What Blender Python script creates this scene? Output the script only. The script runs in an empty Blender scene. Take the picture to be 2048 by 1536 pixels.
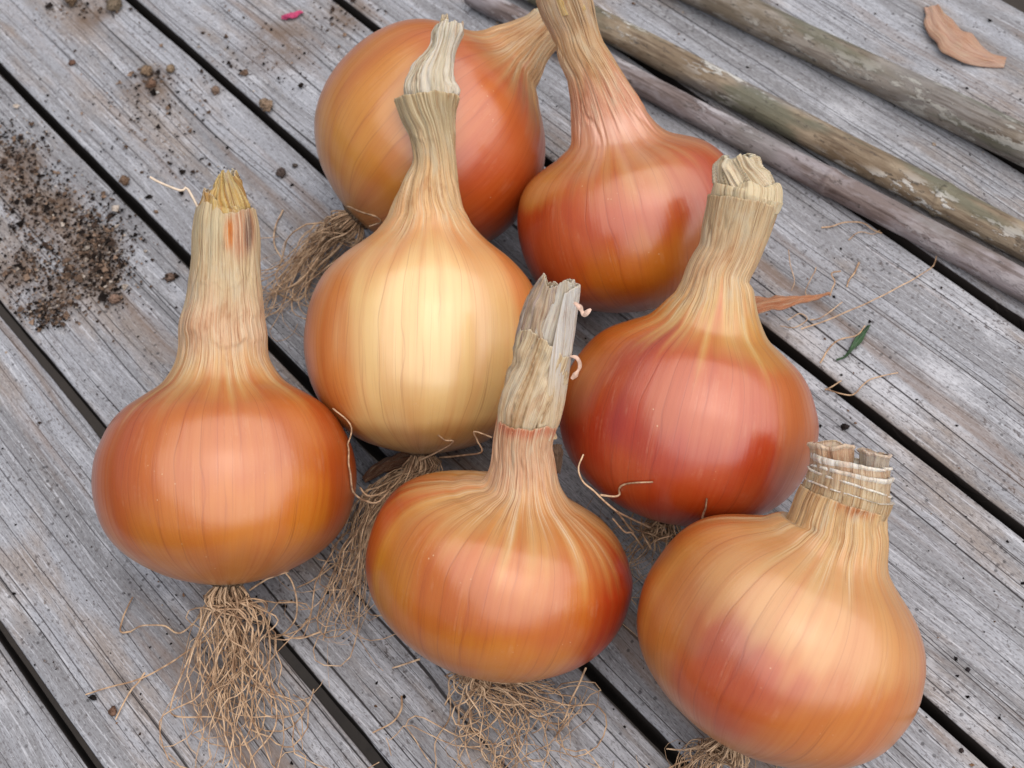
import bpy, math, random
import numpy as np
from mathutils import Vector, Matrix

scene = bpy.context.scene
COL = scene.collection
# ---------------------------------------------------------------- camera
CAM_POS = np.array([-0.256346, 0.166890, 0.469121])
CAM_R = np.array([-0.657140, -0.748012, -0.092981])    # image right
CAM_D = np.array([-0.598873, 0.593022, -0.538216])     # image down
CAM_W = np.array([0.457731, -0.298000, -0.837662])     # view direction
F_PX = 2600.0                                          # focal length, photo pixels (2048 wide)
cam_d = bpy.data.cameras.new("camera")
cam = bpy.data.objects.new("camera", cam_d)
COL.objects.link(cam)
cam.matrix_world = Matrix(((CAM_R[0], -CAM_D[0], -CAM_W[0], CAM_POS[0]),
                           (CAM_R[1], -CAM_D[1], -CAM_W[1], CAM_POS[1]),
                           (CAM_R[2], -CAM_D[2], -CAM_W[2], CAM_POS[2]), (0, 0, 0, 1)))
cam_d.sensor_fit = 'HORIZONTAL'
cam_d.sensor_width = 36.0
cam_d.lens = 36.0 * F_PX / 2048.0
cam_d.clip_start = 0.01
cam_d.clip_end = 500.0
cam_d.dof.use_dof = True
cam_d.dof.focus_distance = 0.455
cam_d.dof.aperture_fstop = 20.0
scene.camera = cam
# ---------------------------------------------------------------- sky, sun, exposure
SUN_EL, SUN_AZ = math.radians(68), math.radians(198)   # azimuth of the sun, measured from +X towards +Y
world = bpy.data.worlds.new("World")
scene.world = world
world.use_nodes = True
nt = world.node_tree
for n in list(nt.nodes):
    nt.nodes.remove(n)
sky = nt.nodes.new("ShaderNodeTexSky")
sky.sky_type = 'NISHITA'
sky.sun_disc = False
sky.sun_elevation = SUN_EL
sky.sun_rotation = math.pi / 2 - SUN_AZ
sky.air_density = 1.0
sky.dust_density = 3.0
sky.ozone_density = 1.0
bg = nt.nodes.new("ShaderNodeBackground")
bg.inputs["Strength"].default_value = 0.068
wo = nt.nodes.new("ShaderNodeOutputWorld")
nt.links.new(sky.outputs[0], bg.inputs[0])
nt.links.new(bg.outputs[0], wo.inputs[0])
sun_d = bpy.data.lights.new("sun", 'SUN')
sun_d.energy = 2.7
sun_d.angle = math.radians(120)
sun_d.color = (1.0, 0.95, 0.88)
sun = bpy.data.objects.new("sun", sun_d)
COL.objects.link(sun)
sun_dir = Vector((math.cos(SUN_EL) * math.cos(SUN_AZ), math.cos(SUN_EL) * math.sin(SUN_AZ), math.sin(SUN_EL)))
sun.rotation_euler = sun_dir.to_track_quat('Z', 'Y').to_euler()
scene.view_settings.view_transform = 'Standard'
scene.view_settings.look = 'None'
scene.view_settings.gamma = 1.0
scene.view_settings.use_curve_mapping = False
scene.view_settings.exposure = 0.72
# ---------------------------------------------------------------- helpers
RNG = np.random.default_rng(7)


def tab(px, py, z=0.0):
    """The point of the table (or of the level z above it) at a photo pixel."""
    v = (px - 1024) * CAM_R + (py - 768) * CAM_D + F_PX * CAM_W
    return CAM_POS + v * ((z - CAM_POS[2]) / v[2])


def hash01(i, j, k, seed):
    h = (i.astype(np.int64) * 374761393 + j.astype(np.int64) * 668265263 + k.astype(np.int64) * 2147483647 + seed * 974634777) & 0xffffffff
    h = ((h ^ (h >> 13)) * 1274126177) & 0xffffffff
    h = h ^ (h >> 16)
    return (h & 0xffff).astype(np.float64) / 65535.0


def vnoise(P, seed=0):
    """Value noise, -1..1, of the points P (n, 3)."""
    P = np.asarray(P, float)
    I = np.floor(P)
    F = P - I
    F = F * F * (3 - 2 * F)
    I = I.astype(np.int64)
    out = 0
    for dx in (0, 1):
        wx = F[..., 0] if dx else 1 - F[..., 0]
        for dy in (0, 1):
            wy = F[..., 1] if dy else 1 - F[..., 1]
            for dz in (0, 1):
                wz = F[..., 2] if dz else 1 - F[..., 2]
                out = out + wx * wy * wz * hash01(I[..., 0] + dx, I[..., 1] + dy, I[..., 2] + dz, seed)
    return out * 2 - 1


def fbm(P, seed=0, octv=3):
    P = np.asarray(P, float)
    r, a, t = 0, 1.0, 0
    for o in range(octv):
        r = r + a * vnoise(P * 2 ** o, seed + 17 * o)
        t += a
        a *= 0.5
    return r / t


def sstep(a, b, x):
    t = np.clip((x - a) / (b - a), 0, 1)
    return t * t * (3 - 2 * t)


def srgb(*c):
    c = np.array(c, float) / 255.0
    return np.where(c <= 0.04045, c / 12.92, ((c + 0.055) / 1.055) ** 2.4)


def new_obj(name, mesh, parent=None, mat=None):
    o = bpy.data.objects.new(name, mesh)
    COL.objects.link(o)
    if parent is not None:
        o.parent = parent
    if mat is not None and mesh is not None and len(mesh.materials) == 0:
        mesh.materials.append(mat)
    return o


def tag(o, label=None, cat=None, group=None, kind=None):
    if label:
        o["label"] = label
    if cat:
        o["category"] = cat
    if group:
        o["group"] = group
    if kind:
        o["kind"] = kind
    return o


def empty(name, loc):
    o = bpy.data.objects.new(name, None)
    COL.objects.link(o)
    o.location = loc
    o.empty_display_size = 0.01
    return o


def mesh_np(name, V, Fq, smooth=True, attrs=None):
    """Mesh from arrays: V (n,3), Fq (m,4) quads or (m,3) triangles; attrs {name: (type, array)} on points."""
    me = bpy.data.meshes.new(name)
    V = np.asarray(V, np.float32)
    Fq = np.asarray(Fq, np.int32)
    k = Fq.shape[1]
    me.vertices.add(len(V))
    me.vertices.foreach_set("co", V.ravel())
    me.loops.add(Fq.size)
    me.loops.foreach_set("vertex_index", Fq.ravel())
    me.polygons.add(len(Fq))
    me.polygons.foreach_set("loop_start", np.arange(0, Fq.size, k, dtype=np.int32))
    me.polygons.foreach_set("loop_total", np.full(len(Fq), k, np.int32))
    me.polygons.foreach_set("use_smooth", np.full(len(Fq), smooth, bool))
    for nm, (tp, arr) in (attrs or {}).items():
        a = me.attributes.new(nm, tp, 'POINT')
        arr = np.asarray(arr, np.float32)
        if tp == 'FLOAT_COLOR':
            a.data.foreach_set("color", arr.ravel())
        elif tp == 'FLOAT_VECTOR':
            a.data.foreach_set("vector", arr.ravel())
        else:
            a.data.foreach_set("value", arr.ravel())
    me.update()
    me.validate()
    return me


def grid_quads(nr, nc, wrap=True):
    i = np.arange(nr - 1)[:, None]
    j = np.arange(nc if wrap else nc - 1)[None, :]
    j2 = (j + 1) % nc
    return np.stack([i * nc + j, i * nc + j2, (i + 1) * nc + j2, (i + 1) * nc + j], -1).reshape(-1, 4)


def catmull(P, n):
    """n samples of a Catmull-Rom curve through the rows of P, even in arc length."""
    P = np.asarray(P, float)
    Q = np.vstack([2 * P[0] - P[1], P, 2 * P[-1] - P[-2]])
    out = []
    for i in range(len(P) - 1):
        p0, p1, p2, p3 = Q[i:i + 4]
        t = np.linspace(0, 1, 24, endpoint=False)[:, None]
        out.append(0.5 * (2 * p1 + (p2 - p0) * t + (2 * p0 - 5 * p1 + 4 * p2 - p3) * t ** 2 + (3 * p1 - p0 - 3 * p2 + p3) * t ** 3))
    out = np.vstack(out + [P[-1:]])
    d = np.r_[0, np.cumsum(np.linalg.norm(np.diff(out, axis=0), axis=1))]
    s = np.linspace(0, d[-1], n)
    return np.stack([np.interp(s, d, out[:, k]) for k in range(P.shape[1])], 1)


def tube_arrays(P, R, sides=5, cap=True):
    """Vertices and quads of a tube along the points P with radii R."""
    P = np.asarray(P, float)
    n = len(P)
    R = np.broadcast_to(np.asarray(R, float), (n,))
    T = np.gradient(P, axis=0)
    T /= np.linalg.norm(T, axis=1)[:, None] + 1e-12
    ref = np.array([0, 0, 1.0]) if abs(T[0][2]) < 0.9 else np.array([1.0, 0, 0])
    N = np.zeros_like(P)
    nv = np.cross(T[0], ref)
    nv /= np.linalg.norm(nv)
    for i in range(n):
        nv = nv - T[i] * (nv @ T[i])
        nv /= np.linalg.norm(nv) + 1e-12
        N[i] = nv
    B = np.cross(T, N)
    th = np.linspace(0, 2 * np.pi, sides, endpoint=False)
    V = P[:, None] + R[:, None, None] * (np.cos(th)[None, :, None] * N[:, None] + np.sin(th)[None, :, None] * B[:, None])
    return V.reshape(-1, 3), grid_quads(n, sides)


ALBEDO = 0.75   # the colours below were read from the bright photograph; surfaces reflect less


# ---------------------------------------------------------------- shader helpers
class NT:
    """A small wrapper to write node trees briefly."""

    def __init__(self, name):
        self.m = bpy.data.materials.new(name)
        self.m.use_nodes = True
        self.t = self.m.node_tree
        self.t.nodes.clear()
        self.out = self.t.nodes.new("ShaderNodeOutputMaterial")
        self.p = self.t.nodes.new("ShaderNodeBsdfPrincipled")
        self.t.links.new(self.p.outputs[0], self.out.inputs[0])

    def n(self, typ, **kw):
        nd = self.t.nodes.new("ShaderNode" + typ)
        for k, v in kw.items():
            setattr(nd, k, v)
        return nd

    def set(self, sock, v):
        if isinstance(v, bpy.types.NodeSocket):
            self.t.links.new(v, sock)
        elif isinstance(v, (tuple, list, np.ndarray)):
            v = tuple(float(x) for x in v)
            sock.default_value = v + (1.0,) if len(v) == 3 and sock.type == 'RGBA' else v
        else:
            sock.default_value = v

    def attr(self, name, out="Vector"):
        return self.n("Attribute", attribute_name=name).outputs[out]

    def vmul(self, v, k):
        nd = self.n("VectorMath", operation='MULTIPLY')
        self.set(nd.inputs[0], v)
        self.set(nd.inputs[1], k)
        return nd.outputs[0]

    def vadd(self, v, k):
        nd = self.n("VectorMath", operation='ADD')
        self.set(nd.inputs[0], v)
        self.set(nd.inputs[1], k)
        return nd.outputs[0]

    def noise(self, v, scale=1.0, detail=2.0, rough=0.5, dist=0.0, out=0):
        nd = self.n("TexNoise")
        self.set(nd.inputs["Vector"], v)
        nd.inputs["Scale"].default_value = scale
        nd.inputs["Detail"].default_value = detail
        nd.inputs["Roughness"].default_value = rough
        nd.inputs["Distortion"].default_value = dist
        return nd.outputs[out]

    def voro(self, v, scale=1.0, out="Distance"):
        nd = self.n("TexVoronoi")
        self.set(nd.inputs["Vector"], v)
        nd.inputs["Scale"].default_value = scale
        return nd.outputs[out]

    def math(self, op, a, b=0.0, clamp=False):
        nd = self.n("Math", operation=op, use_clamp=clamp)
        self.set(nd.inputs[0], a)
        self.set(nd.inputs[1], b)
        return nd.outputs[0]

    def ramp(self, x, a, b, lo=0.0, hi=1.0, smooth=True):
        nd = self.n("MapRange", interpolation_type='SMOOTHSTEP' if smooth else 'LINEAR')
        self.set(nd.inputs["Value"], x)
        nd.inputs["From Min"].default_value = a
        nd.inputs["From Max"].default_value = b
        nd.inputs["To Min"].default_value = lo
        nd.inputs["To Max"].default_value = hi
        return nd.outputs[0]

    def mix(self, f, a, b, mode='MIX'):
        nd = self.n("Mix", data_type='RGBA', blend_type=mode)
        self.set(nd.inputs[0], f)
        self.set(nd.inputs[6], a)
        self.set(nd.inputs[7], b)
        return nd.outputs[2]

    def sep(self, v):
        nd = self.n("SeparateXYZ")
        self.set(nd.inputs[0], v)
        return nd.outputs

    def comb(self, x, y, z):
        nd = self.n("CombineXYZ")
        for i, c in enumerate((x, y, z)):
            self.set(nd.inputs[i], c)
        return nd.outputs[0]

    def bump(self, h, strength=0.3, dist=0.001, normal=None):
        nd = self.n("Bump")
        self.set(nd.inputs["Height"], h)
        self.set(nd.inputs["Strength"], strength)
        nd.inputs["Distance"].default_value = dist
        if normal is not None:
            self.set(nd.inputs["Normal"], normal)
        return nd.outputs[0]

    def done(self, color=None, rough=None, normal=None, albedo=None, **kw):
        if color is not None:
            if isinstance(color, bpy.types.NodeSocket):
                color = self.mix(1.0, color, (albedo or ALBEDO,) * 3, 'MULTIPLY')
            self.set(self.p.inputs["Base Color"], color)
        if rough is not None:
            self.set(self.p.inputs["Roughness"], rough)
        if normal is not None:
            self.set(self.p.inputs["Normal"], normal)
        for k, v in kw.items():
            self.set(self.p.inputs[k.replace("_", " ")], v)
        return self.m


# ---------------------------------------------------------------- materials
def mat_wood():
    k = NT("weathered_wood")
    obj = k.n("TexCoord").outputs["Object"]
    rnd = k.n("ObjectInfo").outputs["Random"]
    off = k.math('MULTIPLY', rnd, 37.0)
    P0 = k.vadd(obj, k.comb(off, k.math('MULTIPLY', rnd, 11.0), k.math('MULTIPLY', rnd, 5.0)))
    # slow wander of the grain across the board
    wv = k.noise(k.vmul(P0, (5.0, 9.0, 1.0)), 1.0, 2.0)
    wander = k.math('MULTIPLY', k.math('SUBTRACT', wv, 0.5), 0.020)
    s = k.sep(P0)
    y = k.math('ADD', s[1], wander)
    P = k.comb(s[0], y, s[2])
    # annual bands, fibres, pores
    band = k.noise(k.vmul(P, (1.3, 120.0, 1.0)), 1.0, 3.0, 0.55)
    fib = k.noise(k.vmul(P, (30.0, 1100.0, 40.0)), 1.0, 3.0, 0.65)
    fine = k.noise(k.vmul(P, (420.0, 2200.0, 100.0)), 1.0, 2.0, 0.7)
    blot = k.noise(k.vmul(P, (10.0, 30.0, 1.0)), 1.0, 5.0, 0.65)
    blot2 = k.noise(k.vadd(k.vmul(P, (14.0, 44.0, 1.0)), (7.3, 1.7, 0)), 1.0, 5.0, 0.65)
    base = k.mix(k.ramp(band, 0.34, 0.66), srgb(130, 130, 133), srgb(160, 162, 168))
    base = k.mix(k.ramp(blot, 0.48, 0.66, 0.0, 0.62), base, srgb(142, 126, 112))       # brownish weathering
    base = k.mix(k.ramp(blot2, 0.54, 0.72, 0.0, 0.60), base, srgb(200, 201, 206))      # bleached patches
    base = k.mix(k.ramp(fib, 0.58, 0.40, 0.0, 0.0), base, srgb(96, 90, 90))
    base = k.mix(k.ramp(fib, 0.54, 0.72, 0.0, 0.60), base, srgb(100, 95, 97))
    base = k.mix(k.ramp(fib, 0.46, 0.30, 0.0, 0.55), base, srgb(210, 212, 218))
    base = k.mix(k.ramp(fine, 0.52, 0.70, 0.0, 0.72), base, srgb(84, 79, 82))
    base = k.mix(k.ramp(fine, 0.42, 0.26, 0.0, 0.45), base, srgb(214, 214, 218))
    mott = k.noise(k.vmul(P, (330.0, 520.0, 1.0)), 1.0, 3.0, 0.75)
    mg = k.noise(k.vadd(k.vmul(P, (16.0, 30.0, 1.0)), (2.2, 5.1, 0)), 1.0, 3.0)
    base = k.mix(k.math('MULTIPLY', k.ramp(mott, 0.56, 0.68), k.ramp(mg, 0.40, 0.62, 0.35, 0.9)), base, srgb(82, 75, 74))
    # drying cracks: long lines at true distances, opening and closing along the grain
    def cracks(freq, wmax, seed, glo, ghi, xs):
        wr_ = k.noise(k.vadd(k.vmul(P0, (2.2, 14.0, 1.0)), (seed, seed * 2.1, 0)), 1.0, 3.0, 0.55)
        u = k.math('ADD', k.math('MULTIPLY', s[1], freq), k.math('MULTIPLY', wr_, freq * 0.016 + 0.9))
        idx = k.math('FLOOR', u)
        d = k.math('DIVIDE', k.math('ABSOLUTE', k.math('SUBTRACT', k.math('FRACT', u), 0.5)), freq)
        g = k.noise(k.comb(k.math('MULTIPLY', s[0], xs), k.math('MULTIPLY', idx, 7.37), seed), 1.0, 2.0, 0.6)
        w = k.ramp(g, glo, ghi, 0.0, wmax)
        return k.math('MULTIPLY', k.ramp(k.math('DIVIDE', d, k.math('ADD', w, 0.00002)), 1.1, 0.5), k.ramp(g, glo, glo + 0.04))
    ck = k.math('MAXIMUM', cracks(75.0, 0.00060, 3.0, 0.46, 0.70, 2.6), k.math('MULTIPLY', cracks(260.0, 0.00026, 9.0, 0.45, 0.62, 6.0), 0.80))
    base = k.mix(k.math('MULTIPLY', ck, 0.93), base, srgb(36, 31, 31))
    # long brown water stains, and fine dirt rubbed into the grain where soil was spilt
    st = k.noise(k.vadd(k.vmul(P, (3.5, 60.0, 1.0)), (9.2, 3.3, 0)), 1.0, 4.0, 0.6)
    base = k.mix(k.ramp(st, 0.56, 0.70, 0.0, 0.60), base, srgb(120, 98, 82))
    gp = k.n("NewGeometry").outputs["Position"]
    dn = k.noise(gp, 55.0, 6.0, 0.7)
    dirt = None
    for (qx, qy, rad_) in ((40, 330, 0.022), (110, 420, 0.022), (190, 490, 0.020), (200, 560, 0.016), (110, 590, 0.018), (40, 540, 0.018), (300, 170, 0.020), (180, 30, 0.020), (560, 90, 0.03), (700, 30, 0.02)):
        q = tab(qx, qy)
        dd = k.n("VectorMath", operation='DISTANCE')
        k.set(dd.inputs[0], gp)
        dd.inputs[1].default_value = (q[0], q[1], 0.0)
        m_ = k.ramp(k.math('ADD', dd.outputs["Value"], k.math('MULTIPLY', k.math('SUBTRACT', dn, 0.5), 0.030)), rad_, rad_ * 0.3)
        dirt = m_ if dirt is None else k.math('MAXIMUM', dirt, m_)
    base = k.mix(k.math('MULTIPLY', dirt, k.ramp(dn, 0.40, 0.60, 0.30, 0.85)), base, srgb(104, 84, 68))
    # dark mildew dots
    dots = k.voro(k.vmul(P, (1.0, 1.0, 0.2)), 260.0)
    dsel = k.noise(k.vmul(P, (60.0, 60.0, 1.0)), 1.0, 2.0)
    base = k.mix(k.math('MULTIPLY', k.ramp(dots, 0.24, 0.12), k.ramp(dsel, 0.46, 0.60, 0.0, 0.65)), base, srgb(46, 42, 44))
    # sawn sides and lower face are coloured dark
    h = k.math('ADD', k.math('MULTIPLY', fib, -0.35), k.math('ADD', k.math('MULTIPLY', band, 0.5), k.math('MULTIPLY', fine, -0.30)))
    h = k.math('SUBTRACT', h, k.math('MULTIPLY', ck, 2.2))
    nrm = k.bump(h, 0.45, 0.0006)
    # the sawn sides of the boards are coloured nearly black
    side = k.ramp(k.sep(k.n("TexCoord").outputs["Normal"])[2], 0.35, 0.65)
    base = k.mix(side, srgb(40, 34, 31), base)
    return k.done(base, 0.78, nrm, albedo=0.80, Specular_IOR_Level=0.30)


def mat_skin(name, stem=False):
    """Onion skin: pigment attribute, fibres that run from root to tip."""
    k = NT(name)
    pig = k.attr("pigment", "Color")
    fv = k.attr("fibre")
    dry = k.attr("dryness", "Fac")
    fine = k.noise(k.vmul(fv, (26.0, 26.0, 0.8)), 1.0, 4.0, 0.62)
    broad = k.noise(k.vmul(fv, (7.0, 7.0, 0.45)), 1.0, 3.0, 0.55)
    turn = k.attr("turn", "Fac")
    sz = k.sep(fv)[2]
    def veins(n_, w_, seed, glo, ghi, st_):
        wv_ = k.noise(k.vadd(k.vmul(fv, (2.6, 2.6, 1.1)), (seed, 1.3, seed * 2)), 1.0, 2.0)
        u = k.math('ADD', k.math('MULTIPLY', turn, n_), k.math('MULTIPLY', wv_, 1.5))
        idx = k.math('FLOOR', u)
        d_ = k.math('ABSOLUTE', k.math('SUBTRACT', k.math('FRACT', u), 0.5))
        g_ = k.noise(k.comb(k.math('MULTIPLY', idx, 5.31), k.math('MULTIPLY', sz, 1.4), seed), 1.0, 1.0)
        return k.math('MULTIPLY', k.ramp(d_, w_, w_ * 0.25), k.ramp(g_, glo, ghi, 0.0, st_))
    vline = k.math('MAXIMUM', veins(40.0, 0.060, 2.0, 0.40, 0.66, 0.26), veins(120.0, 0.10, 6.0, 0.45, 0.68, 0.22))
    col = k.mix(k.math('MULTIPLY', k.ramp(broad, 0.40, 0.70), 0.30), pig, k.mix(1.0, pig, srgb(226, 160, 120), 'MULTIPLY'))
    col = k.mix(k.ramp(fine, 0.58, 0.30, 0.0, 0.15), col, k.mix(1.0, col, srgb(255, 214, 170), 'SCREEN') if False else k.mix(0.25, col, srgb(238, 196, 140)))
    col = k.mix(k.ramp(fine, 0.52, 0.74, 0.0, 0.22), col, k.mix(1.0, col, srgb(190, 140, 110), 'MULTIPLY'))
    col = k.mix(vline, col, k.mix(1.0, col, srgb(150, 96, 72), 'MULTIPLY'))
    scf = k.noise(k.vadd(k.vmul(fv, (3.4, 3.4, 2.6)), (7.7, 2.1, 4.0)), 1.0, 5.0, 0.7)
    sfs = k.noise(k.vmul(fv, (34.0, 34.0, 2.2)), 1.0, 3.0, 0.7)
    scuff = k.math('MULTIPLY', k.ramp(scf, 0.54, 0.64), k.ramp(sfs, 0.46, 0.62, 0.0, 0.16))
    col = k.mix(scuff, col, k.mix(0.62, col, srgb(236, 190, 150)))
    # dry neck: straw streaks, grey and brown
    st1 = k.noise(k.vmul(fv, (11.0, 11.0, 1.4)), 1.0, 5.0, 0.7, 0.25)
    st2 = k.noise(k.vadd(k.vmul(fv, (24.0, 24.0, 2.0)), (3.0, 1.0, 5.0)), 1.0, 5.0, 0.72, 0.3)
    dc = k.mix(k.ramp(st1, 0.48, 0.70, 0.0, 0.60), pig, k.mix(1.0, pig, srgb(186, 150, 108), 'MULTIPLY'))
    dc = k.mix(k.ramp(st2, 0.50, 0.30, 0.0, 0.55), dc, srgb(236, 218, 186))
    dc = k.mix(k.ramp(st2, 0.58, 0.68, 0.0, 0.70), dc, srgb(112, 84, 62))
    bl = k.noise(k.vmul(fv, (2.6, 2.6, 3.2)), 1.0, 4.0, 0.6)
    dc = k.mix(k.ramp(bl, 0.54, 0.68, 0.0, 0.45), dc, k.mix(1.0, dc, srgb(206, 160, 120), 'MULTIPLY'))
    dc = k.mix(k.ramp(bl, 0.46, 0.32, 0.0, 0.45), dc, srgb(214, 200, 172))
    col = k.mix(dry, col, dc)
    # fan of hair-fine fibres where the neck spreads on to the shoulder
    fan = k.noise(k.vmul(fv, (46.0, 46.0, 1.3)), 1.0, 3.0, 0.65, 0.15)
    fw = k.ramp(dry, 0.04, 0.55)
    col = k.mix(k.math('MULTIPLY', k.ramp(fan, 0.55, 0.64), k.math('MULTIPLY', fw, 0.62)), col, k.mix(1.0, col, srgb(176, 128, 96), 'MULTIPLY'))
    col = k.mix(k.math('MULTIPLY', k.ramp(fan, 0.46, 0.36), k.math('MULTIPLY', fw, 0.50)), col, srgb(240, 220, 188))
    # tiny flecks and dust
    fl = k.voro(k.vmul(k.n("TexCoord").outputs["Object"], (1, 1, 1)), 330.0)
    flg = k.noise(k.n("TexCoord").outputs["Object"], 60.0, 2.0)
    col = k.mix(k.math('MULTIPLY', k.ramp(fl, 0.13, 0.06), k.ramp(flg, 0.60, 0.66, 0.0, 0.6)), col, srgb(236, 196, 150))
    rg = k.math('ADD', k.math('MULTIPLY', scuff, 0.5), k.math('ADD', k.ramp(fine, 0.3, 0.7, 0.28, 0.40), k.math('MULTIPLY', dry, 0.36)))
    bh = k.math('SUBTRACT', k.math('ADD', k.math('MULTIPLY', fine, 0.5), k.math('MULTIPLY', broad, 0.7)), k.math('MULTIPLY', vline, 0.45))
    b1 = k.bump(bh, k.ramp(dry, 0.0, 1.0, 0.20, 0.30), 0.0008)
    b2 = k.bump(k.math('ADD', k.math('MULTIPLY', fan, -0.6), k.math('ADD', st1, k.math('MULTIPLY', st2, 0.6))), k.ramp(dry, 0.0, 1.0, 0.02, 0.60), 0.0010, b1)
    return k.done(col, rg, b2, albedo=0.64, Specular_IOR_Level=k.ramp(dry, 0.0, 1.0, 0.58, 0.20), Coat_Weight=k.ramp(dry, 0.0, 0.6, 0.46, 0.0), Coat_Normal=b1, Coat_Roughness=0.25, Coat_IOR=1.75,
                  Subsurface_Weight=0.12, Subsurface_Radius=(0.006, 0.003, 0.0012), Subsurface_Scale=1.0)


def mat_simple(name, c, rough=0.7, vary=0.25, scale=200.0, spec=0.3, dark=None):
    k = NT(name)
    obj = k.n("TexCoord").outputs["Object"]
    n1 = k.noise(obj, scale, 3.0, 0.6)
    rnd = k.n("ObjectInfo").outputs["Random"]
    dk = dark if dark is not None else np.array(c) * (1 - vary) ** 2
    col = k.mix(k.ramp(n1, 0.35, 0.7), c, dk)
    col = k.mix(k.math('MULTIPLY', rnd, 0.45), col, k.mix(1.0, col, srgb(205, 190, 175), 'MULTIPLY'))
    return k.done(col, rough, k.bump(n1, 0.3, 0.0005), Specular_IOR_Level=spec)


def mat_pigment(name, rough=0.8, spec=0.25):
    k = NT(name)
    pig = k.attr("pigment", "Color")
    n1 = k.noise(k.n("TexCoord").outputs["Object"], 900.0, 2.0)
    col = k.mix(k.ramp(n1, 0.40, 0.62, 0.0, 0.75), pig, k.mix(1.0, pig, (0.4, 0.38, 0.36), 'MULTIPLY'))
    return k.done(col, rough, None, Specular_IOR_Level=spec)


def mat_cane(name, c0, c1, lichen, amount, green):
    k = NT(name)
    obj = k.n("TexCoord").outputs["Object"]
    P = k.vmul(obj, (1.0, 1.0, 1.0))
    streak = k.noise(k.vmul(P, (30.0, 420.0, 420.0)), 1.0, 3.0, 0.6)
    blot = k.noise(k.vmul(P, (34.0, 90.0, 90.0)), 1.0, 4.0, 0.65)
    lich = k.noise(k.vadd(k.vmul(P, (60.0, 200.0, 200.0)), (4.0, 1.0, 2.0)), 1.0, 5.0, 0.7)
    lg = k.noise(k.vmul(P, (11.0, 20.0, 20.0)), 1.0, 2.0)
    gr = k.noise(k.vadd(k.vmul(P, (14.0, 60.0, 60.0)), (1.0, 8.0, 2.0)), 1.0, 3.0)
    col = k.mix(k.ramp(blot, 0.40, 0.60), c0, c1)
    big = k.noise(k.vadd(k.vmul(P, (7.0, 26.0, 26.0)), (3.0, 3.0, 1.0)), 1.0, 4.0, 0.6)
    col = k.mix(k.ramp(big, 0.50, 0.62, 0.0, 0.70), col, srgb(120, 116, 114))
    col = k.mix(k.ramp(streak, 0.50, 0.66, 0.0, 0.60), col, k.mix(1.0, col, srgb(150, 130, 115), 'MULTIPLY'))
    col = k.mix(k.ramp(gr, 0.50, 0.62, 0.0, green), col, srgb(98, 100, 82))
    lm = k.math('MULTIPLY', k.ramp(lich, 0.52, 0.57), k.ramp(lg, 0.42, 0.54, 0.0, amount))
    col = k.mix(lm, col, lichen)
    dk = k.noise(k.vmul(P, (130.0, 320.0, 320.0)), 1.0, 4.0, 0.7)
    col = k.mix(k.ramp(dk, 0.58, 0.68, 0.0, 0.75), col, srgb(56, 48, 42))
    hgt = k.math('ADD', k.math('ADD', streak, lich), k.math('MULTIPLY', lm, 1.2))
    return k.done(col, k.ramp(blot, 0.3, 0.7, 0.50, 0.75), k.bump(k.math('SUBTRACT', hgt, k.math('MULTIPLY', dk, 0.6)), 0.6, 0.0010), Specular_IOR_Level=0.35)


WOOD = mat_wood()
SKIN = mat_skin("onion_skin")
ROOTM = mat_simple("dry_root", srgb(226, 194, 160), 0.8, 0.35, 260.0, 0.2, srgb(152, 120, 94))
SOIL = mat_pigment("dry_soil", 0.95, 0.1)
RIM = mat_simple("pale_cut_rim", srgb(240, 224, 204), 0.7, 0.1, 600.0)
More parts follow.
